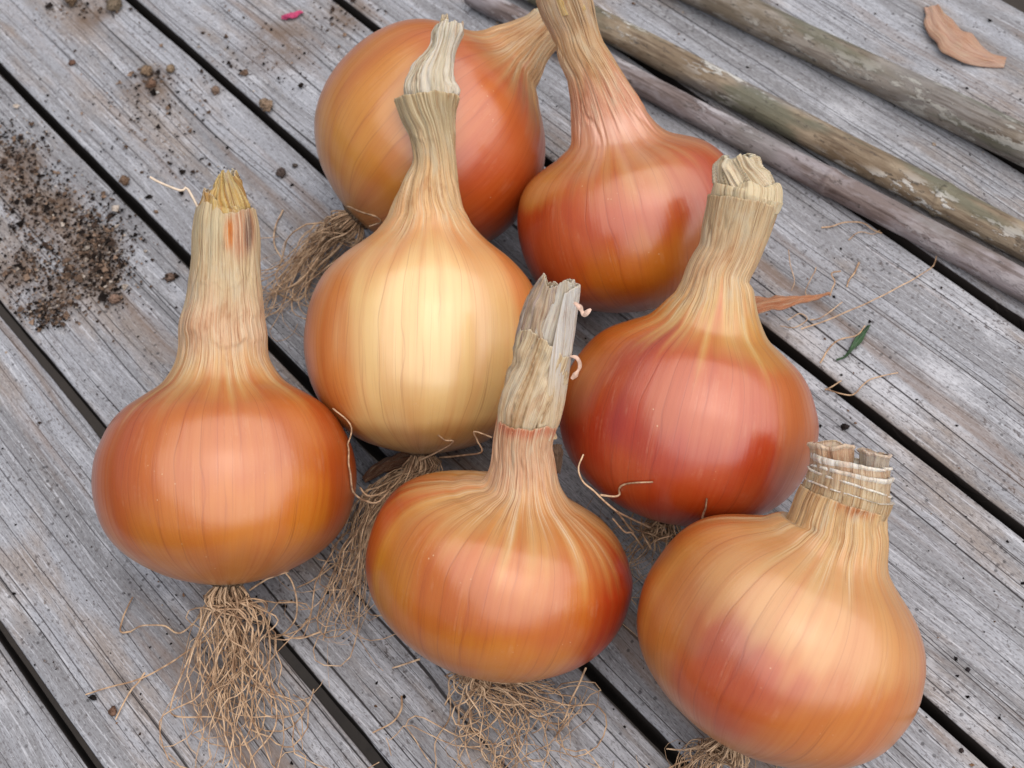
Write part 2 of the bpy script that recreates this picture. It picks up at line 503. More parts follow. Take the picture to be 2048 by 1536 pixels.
# ---- onion measurements: metres, onion axes
ONIONS = {
 'A': dict(C=[0.01965, 0.12154, 0.04773], R=0.04863, a=[0.62767, -0.58312, 0.51575], u=[-0.53241, -0.80489, -0.26209],
   prof=[[-0.84, 0.0], [-0.835, 0.14], [-0.81, 0.28], [-0.75, 0.47], [-0.64, 0.675], [-0.51, 0.83], [-0.36, 0.93], [-0.18, 0.985], [0, 1], [0.18, 0.975], [0.33, 0.915], [0.45, 0.845], [0.55, 0.75], [0.64, 0.615], [0.72, 0.49], [0.8, 0.42], [0.9, 0.37]],
   stem=[[-0.00031, -0.0, 0.04416, 0.01767], [-0.00022, -0.0, 0.04948, 0.01673], [-8e-05, -0.0, 0.0571, 0.01636], [0.00064, -0.0, 0.06663, 0.01466], [0.00109, -0.0, 0.08192, 0.01315], [0.00151, -0.0, 0.09532, 0.01259], [0.00182, -0.0, 0.1026, 0.01126]],
   layers=[[[0.00131, -0.0, 0.09436, 0.01068], [0.00139, -0.0, 0.09915, 0.01049], [0.00165, 0.0, 0.10337, 0.00954], [0.0017, -0.0, 0.10644, 0.00878]], [[0.00154, -0.0, 0.09723, 0.00763], [0.00185, -0.0, 0.10394, 0.00763], [0.00232, -0.0, 0.10971, 0.00554], [0.0024, -0.0, 0.11412, 0.0042], [0.00264, 0.0, 0.11739, 0.00287]]]),
 'B': dict(C=[0.01329, 0.02873, 0.048], R=0.04734, a=[0.5714, -0.59801, 0.56204], u=[-0.63511, -0.75595, -0.15865],
   prof=[[-0.94, 0.0], [-0.935, 0.13], [-0.9, 0.3], [-0.83, 0.52], [-0.7, 0.72], [-0.54, 0.86], [-0.36, 0.95], [-0.18, 0.99], [0, 1], [0.18, 0.985], [0.33, 0.955], [0.5, 0.885], [0.62, 0.8], [0.74, 0.68], [0.84, 0.55], [0.92, 0.455], [1.0, 0.39]],
   stem=[[0.00037, 0.0, 0.05074, 0.01627], [0.00049, -0.0, 0.05529, 0.01428], [0.00136, -0.0, 0.06223, 0.0119], [0.00257, -0.0, 0.07213, 0.00892], [0.00137, 0.0, 0.08392, 0.00891], [-0.00035, -0.0, 0.09174, 0.01069], [-0.00067, -0.0, 0.09861, 0.01286]],
   layers=[[[0.00085, 0.0, 0.09079, 0.00871], [0.0007, -0.0, 0.09925, 0.01088], [0.00138, -0.0, 0.10556, 0.0091], [0.00364, -0.0, 0.11192, 0.00653], [0.00589, -0.0, 0.11847, 0.00534], [0.00737, -0.0, 0.12441, 0.00593], [0.00829, -0.0, 0.12817, 0.00514]], [[0.00489, -0.0, 0.11942, 0.00178], [0.00538, 0.0, 0.12493, 0.00178], [0.00568, -0.0, 0.13023, 0.00119]]]),
 'C': dict(C=[0.09282, -0.04138, 0.05171], R=0.05125, a=[-0.03718, -0.93957, 0.34032], u=[-0.79665, -0.17773, -0.57772],
   prof=[[-0.95, 0.0], [-0.945, 0.13], [-0.91, 0.3], [-0.83, 0.52], [-0.7, 0.71], [-0.54, 0.855], [-0.36, 0.945], [-0.18, 0.99], [0, 1], [0.18, 0.985], [0.36, 0.935], [0.52, 0.855], [0.66, 0.74], [0.77, 0.6], [0.86, 0.46], [0.94, 0.37], [1.03, 0.32]],
   stem=[[0.00091, 0.0, 0.04918, 0.01756], [0.0013, 0.0, 0.05382, 0.01558], [0.00173, 0.0, 0.06032, 0.01229], [0.00232, 0.0, 0.06697, 0.01009], [0.00259, 0.0, 0.07269, 0.00965]],
   layers=[[[0.00221, 0.0, 0.06929, 0.00921], [0.00293, 0.0, 0.07486, 0.00878], [0.00334, 0.0, 0.08012, 0.00834]]]),
 'D': dict(C=[-0.07968, 0.0699, 0.04425], R=0.04786, a=[0.36087, -0.64312, 0.6754], u=[-0.7666, -0.61699, -0.17791],
   prof=[[-0.78, 0.0], [-0.775, 0.15], [-0.745, 0.32], [-0.68, 0.53], [-0.58, 0.7], [-0.46, 0.835], [-0.32, 0.93], [-0.16, 0.985], [0, 1], [0.16, 0.98], [0.3, 0.92], [0.4, 0.84], [0.48, 0.73], [0.54, 0.6], [0.58, 0.49], [0.615, 0.405], [0.72, 0.3]],
   stem=[[0.00177, 0.0, 0.03218, 0.01465], [0.00095, -0.0, 0.03853, 0.01197], [-0.00054, -0.0, 0.04748, 0.01052], [-0.0004, 0.0, 0.0563, 0.01065]],
   layers=[[[0.00023, -0.0, 0.0491, 0.00981], [-0.00047, -0.0, 0.05666, 0.01012], [-0.00023, -0.0, 0.06579, 0.01008], [-0.0, -0.0, 0.07395, 0.0097], [5e-05, -0.0, 0.08202, 0.00932], [0.0001, 0.0, 0.08825, 0.00912]], [[-0.0, -0.0, 0.07395, 0.009], [0.00025, 0.0, 0.08562, 0.00861], [0.00199, -0.0, 0.09481, 0.00686], [0.0027, -0.0, 0.10022, 0.00564], [0.0025, 0.0, 0.10578, 0.00375]], [[-0.00013, 0.0, 0.05197, 0.0098], [-2e-05, -0.0, 0.05711, 0.01065], [0.00011, -0.0, 0.06586, 0.01069], [0.00034, -0.0, 0.07402, 0.01022], [0.00024, 0.0, 0.08384, 0.00965], [0.00062, 0.0, 0.09101, 0.00859], [0.00134, 0.0, 0.0982, 0.00736], [0.00211, -0.0, 0.10326, 0.00615]], [[-0.0025, 0.0, 0.07974, 0.00725], [-0.00344, -0.0, 0.08845, 0.00619], [-0.00253, -0.0, 0.09658, 0.00583], [-0.00121, -0.0, 0.10611, 0.00409]]]),
 'E': dict(C=[0.00342, -0.07488, 0.04464], R=0.04815, a=[0.60419, -0.2935, 0.74082], u=[-0.55574, -0.82148, 0.12779],
   prof=[[-0.82, 0.0], [-0.815, 0.14], [-0.79, 0.28], [-0.73, 0.47], [-0.63, 0.675], [-0.5, 0.83], [-0.36, 0.93], [-0.18, 0.985], [0, 1], [0.16, 0.98], [0.29, 0.935], [0.39, 0.88], [0.47, 0.805], [0.53, 0.715], [0.58, 0.61], [0.63, 0.505], [0.7, 0.405]],
   stem=[[0.00059, 0.0, 0.03504, 0.01902], [5e-05, 0.0, 0.04271, 0.01607], [-0.00094, 0.0, 0.05375, 0.01271], [-0.00228, 0.0, 0.06231, 0.01082], [-0.0045, 0.0, 0.07144, 0.00996], [-0.00507, -0.0, 0.07948, 0.00952], [-0.00615, -0.0, 0.08879, 0.01069], [-0.00671, -0.0, 0.0967, 0.01105]],
   layers=[[[-0.00649, 0.0, 0.08567, 0.00929], [-0.00661, 0.0, 0.09369, 0.00966], [-0.00674, -0.0, 0.10166, 0.00922]]]),
 'F': dict(C=[-0.08291, -0.02122, 0.04636], R=0.04816, a=[0.38586, -0.66661, 0.63777], u=[-0.82321, -0.56085, -0.08815],
   prof=[[-0.84, 0.0], [-0.835, 0.14], [-0.81, 0.28], [-0.75, 0.47], [-0.64, 0.675], [-0.51, 0.83], [-0.36, 0.93], [-0.18, 0.985], [0, 1], [0.18, 0.975], [0.33, 0.915], [0.45, 0.845], [0.55, 0.75], [0.64, 0.615], [0.72, 0.49], [0.8, 0.42], [0.9, 0.37]],
   stem=[[0.00081, 0.0, 0.04557, 0.01595], [0.0006, 0.0, 0.05006, 0.01408], [0.00045, -0.0, 0.05605, 0.01201], [0.00248, -0.0, 0.06395, 0.01142], [0.00307, 0.0, 0.07245, 0.01231], [0.00368, 0.0, 0.08423, 0.01317]],
   layers=[[[0.00439, -0.0, 0.07919, 0.01154], [0.00407, 0.0, 0.08412, 0.01281], [0.0043, 0.0, 0.08729, 0.01206], [0.00377, -0.0, 0.08976, 0.01023]], [[0.00327, 0.0, 0.08267, 0.00915], [0.00203, 0.0, 0.0876, 0.00878], [0.00047, 0.0, 0.09227, 0.00804], [-0.00066, 0.0, 0.09664, 0.0073], [-0.00148, 0.0, 0.09959, 0.00583]]]),
 'G': dict(C=[-0.16626, 0.01919, 0.04646], R=0.04842, a=[0.22438, -0.79207, 0.56769], u=[-0.94075, -0.32805, -0.08588],
   prof=[[-0.8, 0.0], [-0.795, 0.15], [-0.77, 0.3], [-0.71, 0.49], [-0.61, 0.68], [-0.48, 0.835], [-0.33, 0.935], [-0.16, 0.985], [0, 1], [0.16, 0.98], [0.3, 0.945], [0.42, 0.885], [0.52, 0.8], [0.6, 0.695], [0.67, 0.575], [0.74, 0.47], [0.84, 0.395]],
   stem=[[0.0017, -0.0, 0.0414, 0.01799], [0.00076, -0.0, 0.04503, 0.01632], [-0.00017, 0.0, 0.04941, 0.01547], [-0.00054, -0.0, 0.05293, 0.01496]],
   layers=[[[-0.00021, 0.0, 0.05105, 0.0148], [-0.00022, 0.0, 0.05457, 0.01462], [-0.0004, -0.0, 0.05614, 0.01445]], [[-0.00027, -0.0, 0.05195, 0.01463], [-0.00116, -0.0, 0.05781, 0.01395], [-0.00135, 0.0, 0.05938, 0.01378]], [[-0.00067, -0.0, 0.05361, 0.01396], [-0.00211, -0.0, 0.06067, 0.01328], [-0.00251, 0.0, 0.06232, 0.01327]], [[-0.00072, -0.0, 0.05451, 0.01296], [-0.00363, -0.0, 0.06362, 0.01245], [-0.0041, 0.0, 0.06543, 0.01244]], [[-0.00577, 0.0, 0.05391, 0.00733], [-0.00992, 0.0, 0.06302, 0.007], [-0.0125, 0.0, 0.06789, 0.00733]], [[0.00488, 0.0, 0.05999, 0.00479], [0.00314, 0.0, 0.0665, 0.00462], [0.0016, 0.0, 0.0718, 0.00495]]]),
}
# ---------------------------------------------------------------- ground far below and the slatted table top
GAP0, PITCH, GAPW = 0.2236, 0.08, 0.0043


def box_sheet(name, x0, x1, y0, y1, z, mat):
    me = mesh_np(name, [(x0, y0, z), (x1, y0, z), (x1, y1, z), (x0, y1, z)], [(0, 1, 2, 3)], False)
    return new_obj(name, me, None, mat)


gk = NT("dark_soil_ground")
gn = gk.noise(gk.n("TexCoord").outputs["Object"], 14.0, 5.0, 0.6)
GROUND = gk.done(gk.mix(gn, srgb(40, 34, 30), srgb(66, 58, 50)), 0.95, gk.bump(gn, 0.5, 0.02))
tag(box_sheet("ground", -60, 60, -60, 60, -0.74, GROUND), kind='structure')

TABLE_X0, TABLE_X1 = -0.62, 0.80
table = empty("wooden_table", ((TABLE_X0 + TABLE_X1) / 2, -0.05, 0.0))
tag(table, "weathered grey slatted wooden table top that the onions lie on", "table")


def plank_mesh(seed, width):
    """A worn board, origin at the middle of its upper face: cupped, wavy, with rounded and chipped edges."""
    nx, ny = 300, 30
    L = TABLE_X1 - TABLE_X0
    x = np.linspace(-L / 2, L / 2, nx)
    e = 0.0016
    inner = np.linspace(-width / 2 + e, width / 2 - e, ny)
    prof = [(-width / 2 + 0.0002, -0.022), (-width / 2 + 0.0002, -0.006), (-width / 2 + 0.00005, -0.0020), (-width / 2 + 0.0003, -0.0008), (-width / 2 + 0.0008, -0.0002)]
    ys = [p[0] for p in prof] + list(inner) + [-p[0] for p in prof[::-1]]
    zs = [p[1] for p in prof] + [0.0] * ny + [p[1] for p in prof[::-1]]
    ys, zs = np.array(ys), np.array(zs)
    X, Y = np.meshgrid(x, ys, indexing='ij')
    Z = np.broadcast_to(zs, X.shape).copy()
    P = np.stack([X * 3.0, Y * 70.0, np.full_like(X, seed * 3.7)], -1)
    groove = np.minimum(0, vnoise(P, seed)) * 0.00035 + vnoise(np.stack([X * 9, Y * 160, 0 * X + seed], -1), seed + 5) * 0.00009
    top = (zs > -0.0009)[None, :]
    Z = np.where(top, Z + groove, Z)
    wob = fbm(np.stack([X * 16, np.sign(Y) * 5.0, 0 * X + seed * 1.3], -1), seed + 9, 3) * 0.00055
    chip = np.minimum(0, fbm(np.stack([X * 60, np.sign(Y) * 5.0, 0 * X + seed], -1), seed + 19, 2) + 0.45) * 0.0012
    edge = (np.abs(Y) > width / 2 - 0.0012)
    Y = np.where(edge, Y + wob + chip * np.sign(Y), Y)
    V = np.stack([X, Y, Z], -1).reshape(-1, 3)
    V[:, 2] = np.minimum(V[:, 2], 0.0)
    return mesh_np("plank", V, grid_quads(nx, len(ys), False)[:, ::-1])


GAPS = {-1: -1.0, 0: 0.0, 1: 1.0, 2: 2.0, 3: 3.0, 4: 4.0, 5: 4.985, 6: 5.87, 7: 6.95}   # the boards differ a little in width


def plank_edges(k):
    return GAP0 - PITCH * GAPS[k] - GAPW / 2, GAP0 - PITCH * GAPS[k + 1] + GAPW / 2


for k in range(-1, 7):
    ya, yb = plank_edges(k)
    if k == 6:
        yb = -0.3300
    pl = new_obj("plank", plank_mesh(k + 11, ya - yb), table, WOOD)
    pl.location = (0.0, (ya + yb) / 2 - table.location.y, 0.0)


def over_gap(y, m=0.0004):
    t = (GAP0 - np.asarray(y)) / PITCH
    d = np.min([np.abs(t - v) for v in GAPS.values()], axis=0)
    return d * PITCH < GAPW / 2 + m


# ---------------------------------------------------------------- onions
class Onion:
    def __init__(self, key, name, label):
        d = ONIONS[key]
        self.key = key
        self.C, self.R = np.array(d['C']), d['R']
        self.a, self.u = np.array(d['a']), np.array(d['u'])
        self.a /= np.linalg.norm(self.a)
        self.u -= self.a * (self.u @ self.a)
        self.u /= np.linalg.norm(self.u)
        self.w = np.cross(self.a, self.u)
        self.prof, self.stem, self.layers = np.array(d['prof']), np.array(d['stem']), d['layers']
        self.base = np.array([self.C[0], self.C[1], 0.0])
        self.root = empty(name, self.base)
        tag(self.root, label, "onion", "onions laid out on the table")

    def world(self, L):
        return self.C + L[..., 0:1] * self.u + L[..., 1:2] * self.w + L[..., 2:3] * self.a

    def local(self, P):
        """World points into this onion's parent space."""
        return np.asarray(P) - self.base

    def rad(self, s):
        return np.interp(s, self.prof[:, 0], self.prof[:, 1])

    def push_out(self, p, m=0.0006):
        """Move a point out of the bulb along its radius."""
        d = p - self.C
        s = d @ self.a / self.R
        if s < self.prof[0, 0] or s > self.prof[-1, 0]:
            return p
        q = d - (d @ self.a) * self.a
        r = np.linalg.norm(q)
        need = self.rad(s) * self.R + m
        if r < need:
            p = p + q / (r + 1e-9) * (need - r)
        return p


def sweep(o, pts, nr, nth, seed, flat=0.0, wr=0.0, twist=0.0, jag=0.0, jagf=2.5, thick=0.0006, inner=0.010, neck=None, crumple=0.0, tilt_end=0.0, arc=None, rimrows=True, tilt_x=0.0, lip=0, folds=()):
    """Skin of revolution round a spine pts (x, y, z, r) in onion space. Returns grid (rows, nth, 3), theta, s/R grid, row factor, rim mask."""
    S = catmull(pts, nr)
    ctr, r = S[:, :3], np.maximum(S[:, 3], 1e-5)
    T = np.gradient(ctr, axis=0)
    nz = np.linalg.norm(T, axis=1)
    T[nz < 1e-9] = (0, 0, 1)
    T /= np.linalg.norm(T, axis=1)[:, None]
    for _ in range(12):
        T[1:-1] = (T[:-2] + T[1:-1] * 2 + T[2:]) / 4
        T /= np.linalg.norm(T, axis=1)[:, None]
    e1 = np.array([1.0, 0, 0]) - T * T[:, 0:1]
    e1 /= np.linalg.norm(e1, axis=1)[:, None]
    e2 = np.cross(T, e1)
    if arc is None:
        th = np.linspace(0, 2 * np.pi, nth, endpoint=False)
    else:
        th = np.linspace(arc[0], arc[1], nth)
    s = ctr[:, 2] / o.R
    nk = neck if neck is not None else -9.0
    sf = sstep(nk - 0.26, nk + 0.32, s) if neck is not None else np.ones(nr)
    TH, SS = np.meshgrid(th, s, indexing='xy')
    SF = np.broadcast_to(sf[:, None], TH.shape)
    tw = TH + twist * np.maximum(SS - (nk if neck is not None else s[0]), 0)
    cs, sn = np.cos(tw), np.sin(tw)
    low = fbm(np.stack([cs * 1.1, sn * 1.1, SS * 1.2 + seed], -1), seed, 2)
    mer = vnoise(np.stack([cs * 5, sn * 5, SS * 0.5 + seed], -1), seed + 3)
    flatn = vnoise(np.stack([cs * 2.3, sn * 2.3, SS * 0.6 + seed], -1), seed + 2)
    r1 = 1 - 2 * np.abs(vnoise(np.stack([cs * 4.5, sn * 4.5, SS * 1.6 + seed], -1), seed + 4))
    r2 = 1 - 2 * np.abs(vnoise(np.stack([cs * 9.5, sn * 9.5, SS * 2.6 + seed], -1), seed + 6))
    r3 = vnoise(np.stack([cs * 3.0, sn * 3.0, SS * 9.0 + seed], -1), seed + 8)
    RR = r[:, None] * (1 + 0.020 * low * (1 - SF) + 0.0040 * mer * (1 - SF) + 0.007 * flatn * (1 - SF) + SF * (wr * (-1.1 * sstep(0.62, 1.0, r1) - 0.45 * sstep(0.55, 1.0, r2) + 0.45 * mer + 0.5 * r3) + 0.45 * wr * low) + crumple * SF * (0.5 * r3 + 0.5 * r2))
    XD = np.degrees(np.arctan2(np.cos(TH), -np.sin(TH)))
    for (fx, fs, fwx, fws, fa) in folds:
        sl = SS - fs - 0.0012 * (XD - fx) * np.sin(fx + fs * 9) + 0.03 * vnoise(np.stack([XD / 14, 0 * XD + seed, 0 * XD], -1), 7)
        RR = RR + o.R * fa * np.exp(-((XD - fx) / fwx) ** 2) * np.where(sl > 0, np.exp(-(sl / fws) ** 2), np.exp(-(sl / (fws * 0.3)) ** 2))
    if jag > 0:
        f = np.linspace(0, 1, nr)
        j = 0.5 + 0.42 * fbm(np.stack([np.cos(th) * jagf * 0.55, np.sin(th) * jagf * 0.55, 0 * th + seed * 1.7], -1), seed + 11, 2) * 1.6 + 0.13 * fbm(np.stack([np.cos(th) * 9, np.sin(th) * 9, 0 * th + seed], -1), seed + 12, 2)
        endf = sstep(0.45, 1.0, f)
        shift = -(jag * np.clip(j, 0, 1))[None, :] * endf[:, None]
    else:
        shift = np.zeros_like(RR)
    if tilt_end or tilt_x:
        shift = shift + (tilt_end * np.sin(th) + tilt_x * np.cos(th))[None, :] * sstep(0.3, 1.0, np.linspace(0, 1, nr))[:, None] * r[:, None]
    def place(RR, shift):
        return (ctr[:, None] + RR[..., None] * (np.cos(th)[None, :, None] * e1[:, None] + ((1 - flat * SF) * np.sin(th)[None, :])[..., None] * e2[:, None]) + shift[..., None] * T[:, None])
    if lip:
        RR[nr - lip:] += 0.0006 * np.sin(np.linspace(0.2, 2.6, lip))[:, None] * (1 + 0.6 * vnoise(np.stack([np.cos(th) * 6, np.sin(th) * 6, 0 * th + seed], -1), seed))[None]
    G = place(RR, shift)
    rim = np.zeros(TH.shape)
    if rimrows:
        inn = place(np.maximum(RR - thick, 1e-5), shift)
        m = max(2, int(round(inner / max(1e-6, np.linalg.norm(np.diff(ctr, axis=0), axis=1).mean()))))
        m = min(m, nr - 1)
        tail = inn[::-1][:m]
        G = np.concatenate([G, tail], 0)
        rim = np.concatenate([rim, np.ones((m, nth))], 0)
        rim[nr - 1] = 0.7
        if lip:
            rim[nr - lip:nr] = 1.0
        TH = np.concatenate([TH, TH[::-1][:m]], 0)
        SS = np.concatenate([SS, SS[::-1][:m]], 0)
        SF = np.concatenate([SF, SF[::-1][:m]], 0)
        tw = np.concatenate([tw, tw[::-1][:m]], 0)
    return G, TH, SS, SF, rim, tw


def grid_normals(G, wrap=True):
    if wrap:
        du = np.roll(G, -1, 1) - np.roll(G, 1, 1)
    else:
        du = np.gradient(G, axis=1)
    dv = np.gradient(G, axis=0)
    n = np.cross(du, dv)
    n /= np.linalg.norm(n, axis=-1, keepdims=True) + 1e-15
    n[0] = n[1].mean(0)
    n[0] /= np.linalg.norm(n[0]) + 1e-15
    return n


def grid_object(name, o, G, pig, fib, dry, parent, wrap=True, normals=None, mat=None):
    nr, nc = G.shape[:2]
    V = o.local(o.world(G)).reshape(-1, 3)
    me = mesh_np(name, V, grid_quads(nr, nc, wrap), True,
                 {"pigment": ('FLOAT_COLOR', np.concatenate([pig, np.ones(pig.shape[:-1] + (1,))], -1).reshape(-1, 4)),
                  "fibre": ('FLOAT_VECTOR', fib.reshape(-1, 3)), "dryness": ('FLOAT', dry.ravel()),
                  "turn": ('FLOAT', (np.arctan2(fib[..., 0], -fib[..., 1]) / (2 * np.pi)).ravel())})
    if normals is not None:
        nw = normals[..., 0:1] * o.u + normals[..., 1:2] * o.w + normals[..., 2:3] * o.a
        me.normals_split_custom_set_from_vertices([tuple(v) for v in nw.reshape(-1, 3)])
    return new_obj(name, me, parent, mat or SKIN)


def mixc(a, b, f):
    f = np.clip(f, 0, 1)[..., None]
    return a * (1 - f) + b * f


def patch(x, s, cx, cs, wx, ws, jit, soft=0.38):
    """A soft-edged skin patch centred cx degrees round from the front and cs up the axis."""
    d = np.sqrt(((x - cx) / wx) ** 2 + ((s - cs) / ws) ** 2) + jit
    return 1 - sstep(1 - soft, 1 + soft, d)


STRAW, GREYED, OCHRE = srgb(226, 200, 150), srgb(186, 172, 150), srgb(206, 160, 90)
LOOK = {  # base, flank (seen edge-on right/left), lower, shoulder, patches (deg right of front, s, wide deg, tall, colour, strength), neck colour, tip colour
    'A': dict(base=(206, 108, 46), low=(206, 122, 50), sh=(206, 122, 78), neck=(224, 188, 152), tip=(208, 184, 144),
              p=[(10, 0.32, 42, 0.36, (210, 124, 74), 0.55), (25, -0.25, 50, 0.25, (222, 134, 56), 0.7), (75, 0.1, 28, 0.8, (196, 84, 34), 0.8), (-70, 0.2, 28, 0.6, (196, 92, 42), 0.7)]),
    'B': dict(base=(228, 190, 126), low=(224, 188, 126), sh=(220, 158, 98), neck=(224, 184, 134), tip=(190, 172, 136),
              p=[(-62, -0.1, 26, 0.8, (204, 122, 48), 0.85), (-85, 0, 25, 1, (200, 112, 44), 0.7), (70, 0.1, 26, 0.8, (208, 128, 60), 0.8), (0, 0.15, 28, 0.5, (236, 204, 146), 0.7), (0, -0.85, 180, 0.18, (170, 122, 66), 0.6)]),
    'C': dict(base=(206, 112, 50), low=(206, 136, 62), sh=(204, 112, 66), neck=(214, 172, 126), tip=(226, 212, 180),
              p=[(-40, -0.2, 42, 0.6, (220, 156, 82), 0.8), (-75, 0.2, 30, 0.6, (206, 124, 54), 0.6), (50, 0.0, 34, 0.7, (198, 84, 34), 0.8), (10, 0.5, 45, 0.3, (208, 118, 76), 0.6)]),
    'D': dict(base=(208, 108, 36), low=(206, 118, 48), sh=(214, 124, 66), neck=(224, 178, 142), tip=(214, 164, 124),
              p=[(68, 0.0, 28, 0.7, (184, 52, 26), 0.95), (-55, 0.05, 22, 0.5, (214, 134, 44), 0.8), (-82, 0.2, 22, 0.7, (196, 74, 28), 0.8), (-18, 0.45, 40, 0.25, (212, 112, 62), 0.6), (25, 0.35, 25, 0.3, (216, 134, 84), 0.5), (10, -0.35, 35, 0.2, (220, 132, 44), 0.6)]),
    'E': dict(base=(204, 88, 32), low=(206, 100, 30), sh=(204, 122, 86), neck=(216, 152, 116), tip=(202, 164, 118),
              p=[(15, -0.38, 46, 0.38, (216, 122, 38), 0.85), (-60, 0.0, 30, 0.6, (184, 66, 34), 0.7), (-65, 0.45, 22, 0.16, (208, 152, 100), 0.7), (25, 0.4, 50, 0.2, (206, 116, 76), 0.6), (70, 0.2, 30, 0.6, (192, 70, 36), 0.7)]),
    'F': dict(base=(196, 68, 28), low=(194, 70, 26), sh=(218, 140, 104), neck=(226, 194, 150), tip=(200, 170, 130),
              p=[(-62, 0.34, 26, 0.46, (208, 112, 34), 0.95), (-34, 0.35, 9, 0.4, (164, 56, 60), 0.5), (22, 0.32, 40, 0.32, (210, 112, 74), 0.55), (-50, -0.25, 26, 0.4, (172, 42, 22), 0.7), (62, 0.2, 24, 0.7, (206, 120, 66), 0.75), (10, -0.35, 45, 0.25, (196, 74, 30), 0.7), (45, 0.72, 40, 0.16, (216, 164, 110), 0.6)]),  # upper patch right of front: pinkish sheen painted into the skin colour
    'G': dict(base=(212, 136, 70), low=(208, 126, 60), sh=(216, 156, 102), neck=(222, 180, 128), tip=(206, 150, 96),
              p=[(-12, -0.20, 32, 0.36, (196, 84, 34), 0.9), (-28, 0.08, 24, 0.18, (188, 104, 78), 0.75), (35, -0.30, 26, 0.30, (212, 128, 48), 0.7), (-62, 0.0, 24, 0.7, (210, 138, 60), 0.7), (12, 0.42, 50, 0.26, (226, 176, 126), 0.8), (-85, 0.1, 20, 0.8, (204, 116, 50), 0.7)]),
}


def pigment(o, TH, SS, tw, neck):
    k = LOOK[o.key]
    cs, sn = np.cos(TH), np.sin(TH)
    x = np.degrees(np.arctan2(cs, -sn))                # degrees right of the side that faces the viewer
    seed = ord(o.key)
    fibn = fbm(np.stack([np.cos(tw) * 7, np.sin(tw) * 7, SS * 0.7 + seed], -1), seed, 3)
    n = fbm(np.stack([cs * 1.6, sn * 1.6, SS * 1.3 + seed], -1), seed + 2, 2)
    c = np.broadcast_to(srgb(*k['base']), TH.shape + (3,)).copy()
    c = mixc(c, srgb(*k['low']), sstep(-0.1, -0.6, SS + 0.15 * n) * 0.8)
    c = mixc(c, srgb(*k['sh']), sstep(0.3, neck * 0.85, SS + 0.22 * fibn + 0.10 * n) * 0.85)
    for (cx, cv, wx, ws, col, st) in k['p']:
        m = np.maximum(patch(x, SS, cx, cv, wx, ws, 0.42 * fibn + 0.34 * n), patch(x - 360 * np.sign(cx if cx else 1), SS, cx, cv, wx, ws, 0.42 * fibn + 0.34 * n))
        c = mixc(c, srgb(*col), m * st)
    back = sstep(95, 150, np.abs(x))
    c = mixc(c, srgb(*k['base']), back * 0.6)
    fibh = 0.55 * fibn + 0.75 * vnoise(np.stack([np.cos(tw) * 13, np.sin(tw) * 13, SS * 0.9 + seed], -1), seed + 31)
    dryf = sstep(neck - 0.30, neck + 0.22, SS + 0.22 * fibh)
    c = mixc(c, srgb(*k['neck']), sstep(neck - 0.42, neck + 0.08, SS + 0.30 * fibh) * 0.90)
    c = mixc(c, srgb(*k['tip']), sstep(neck + 0.25, neck + 0.75, SS + 0.25 * fibn) * 0.85)
    c = mixc(c, srgb(120, 84, 54), sstep(o.prof[0, 0] + 0.05, o.prof[0, 0] - 0.005, SS) * 0.8)
    c = c * np.array({'B': (1.18, 1.12, 1.04), 'G': (1.02, 0.94, 0.72), 'D': (0.98, 1.02, 0.44), 'F': (0.96, 0.92, 0.42), 'C': (1.04, 0.96, 0.58)}.get(o.key, (0.98, 0.98, 0.46))) * (1 - dryf[..., None]) + c * dryf[..., None]
    return c, dryf, x, fibn


def build_onion(o, flat=0.05, wr=0.09, twist=0.3, jag=0.004, seed=1, crumple=0.0, nth=240, tweak=None, thick=0.0006, folds=()):
    R = o.R
    z0 = o.stem[0][2]
    neck = z0 / R
    pts = []
    for s, r in o.prof:
        if s < neck - 0.06:
            pts.append((o.stem[0][0] * float(sstep(0.05, neck, s)), 0.0, s * R, r * R))
    pts += [tuple(p) for p in o.stem]
    G, TH, SS, SF, rim, tw = sweep(o, pts, 230, nth, seed, flat, wr, twist, jag, 2.5, thick, 0.010, neck, crumple, folds=folds)
    pig, dryf, x, fibn = pigment(o, TH, SS, tw, neck)
    if tweak:
        pig, dryf = tweak(pig, dryf, x, SS, fibn, TH)
    pig = mixc(pig, srgb(222, 196, 160), rim * 0.55)
    fib = np.stack([np.cos(tw), np.sin(tw), SS], -1)
    nrm = grid_normals(G)
    k = int(np.argmax(SS[:, 0] > neck - 0.03))
    grid_object("bulb", o, G[:k + 1], pig[:k + 1], fib[:k + 1], dryf[:k + 1], o.root, True, nrm[:k + 1])
    o.stem_obj = grid_object("stem", o, G[k:], pig[k:], fib[k:], dryf[k:], o.root, True, nrm[k:])
    return o


def add_layer(o, idx, name, col, seed, wr=0.12, jag=0.004, jagf=3.0, flat=0.1, crumple=0.0, thick=0.0006, inner=0.008, rimc=(236, 220, 196), rimk=0.8, twist=0.5, nth=120, nr=70, tilt_end=0.0, arc=None, col2=None, label=None, tilt_x=0.0, lip=0, fade=None):
    G, TH, SS, SF, rim, tw = sweep(o, o.layers[idx], nr, nth, seed, flat, wr, twist, jag, jagf, thick, inner, None, crumple, tilt_end, arc, True, tilt_x, lip)
    fibn = fbm(np.stack([np.cos(tw) * 7, np.sin(tw) * 7, SS * 0.9 + seed], -1), seed, 3)
    pig = np.broadcast_to(srgb(*col), TH.shape + (3,)).copy()
    if col2 is not None:
        pig = mixc(pig, srgb(*col2), sstep(-0.25, 0.35, fibn))
    if fade:
        pig = mixc(pig, srgb(*fade[2]), 1 - sstep(fade[0], fade[1], SS + 0.2 * fibn))
    pig = mixc(pig, srgb(*rimc), rim * rimk)
    ob = grid_object(name, o, G, pig, np.stack([np.cos(tw), np.sin(tw), SS], -1), np.ones_like(SS), o.stem_obj, arc is None, None)
    if label:
        ob["label"] = label
    return ob


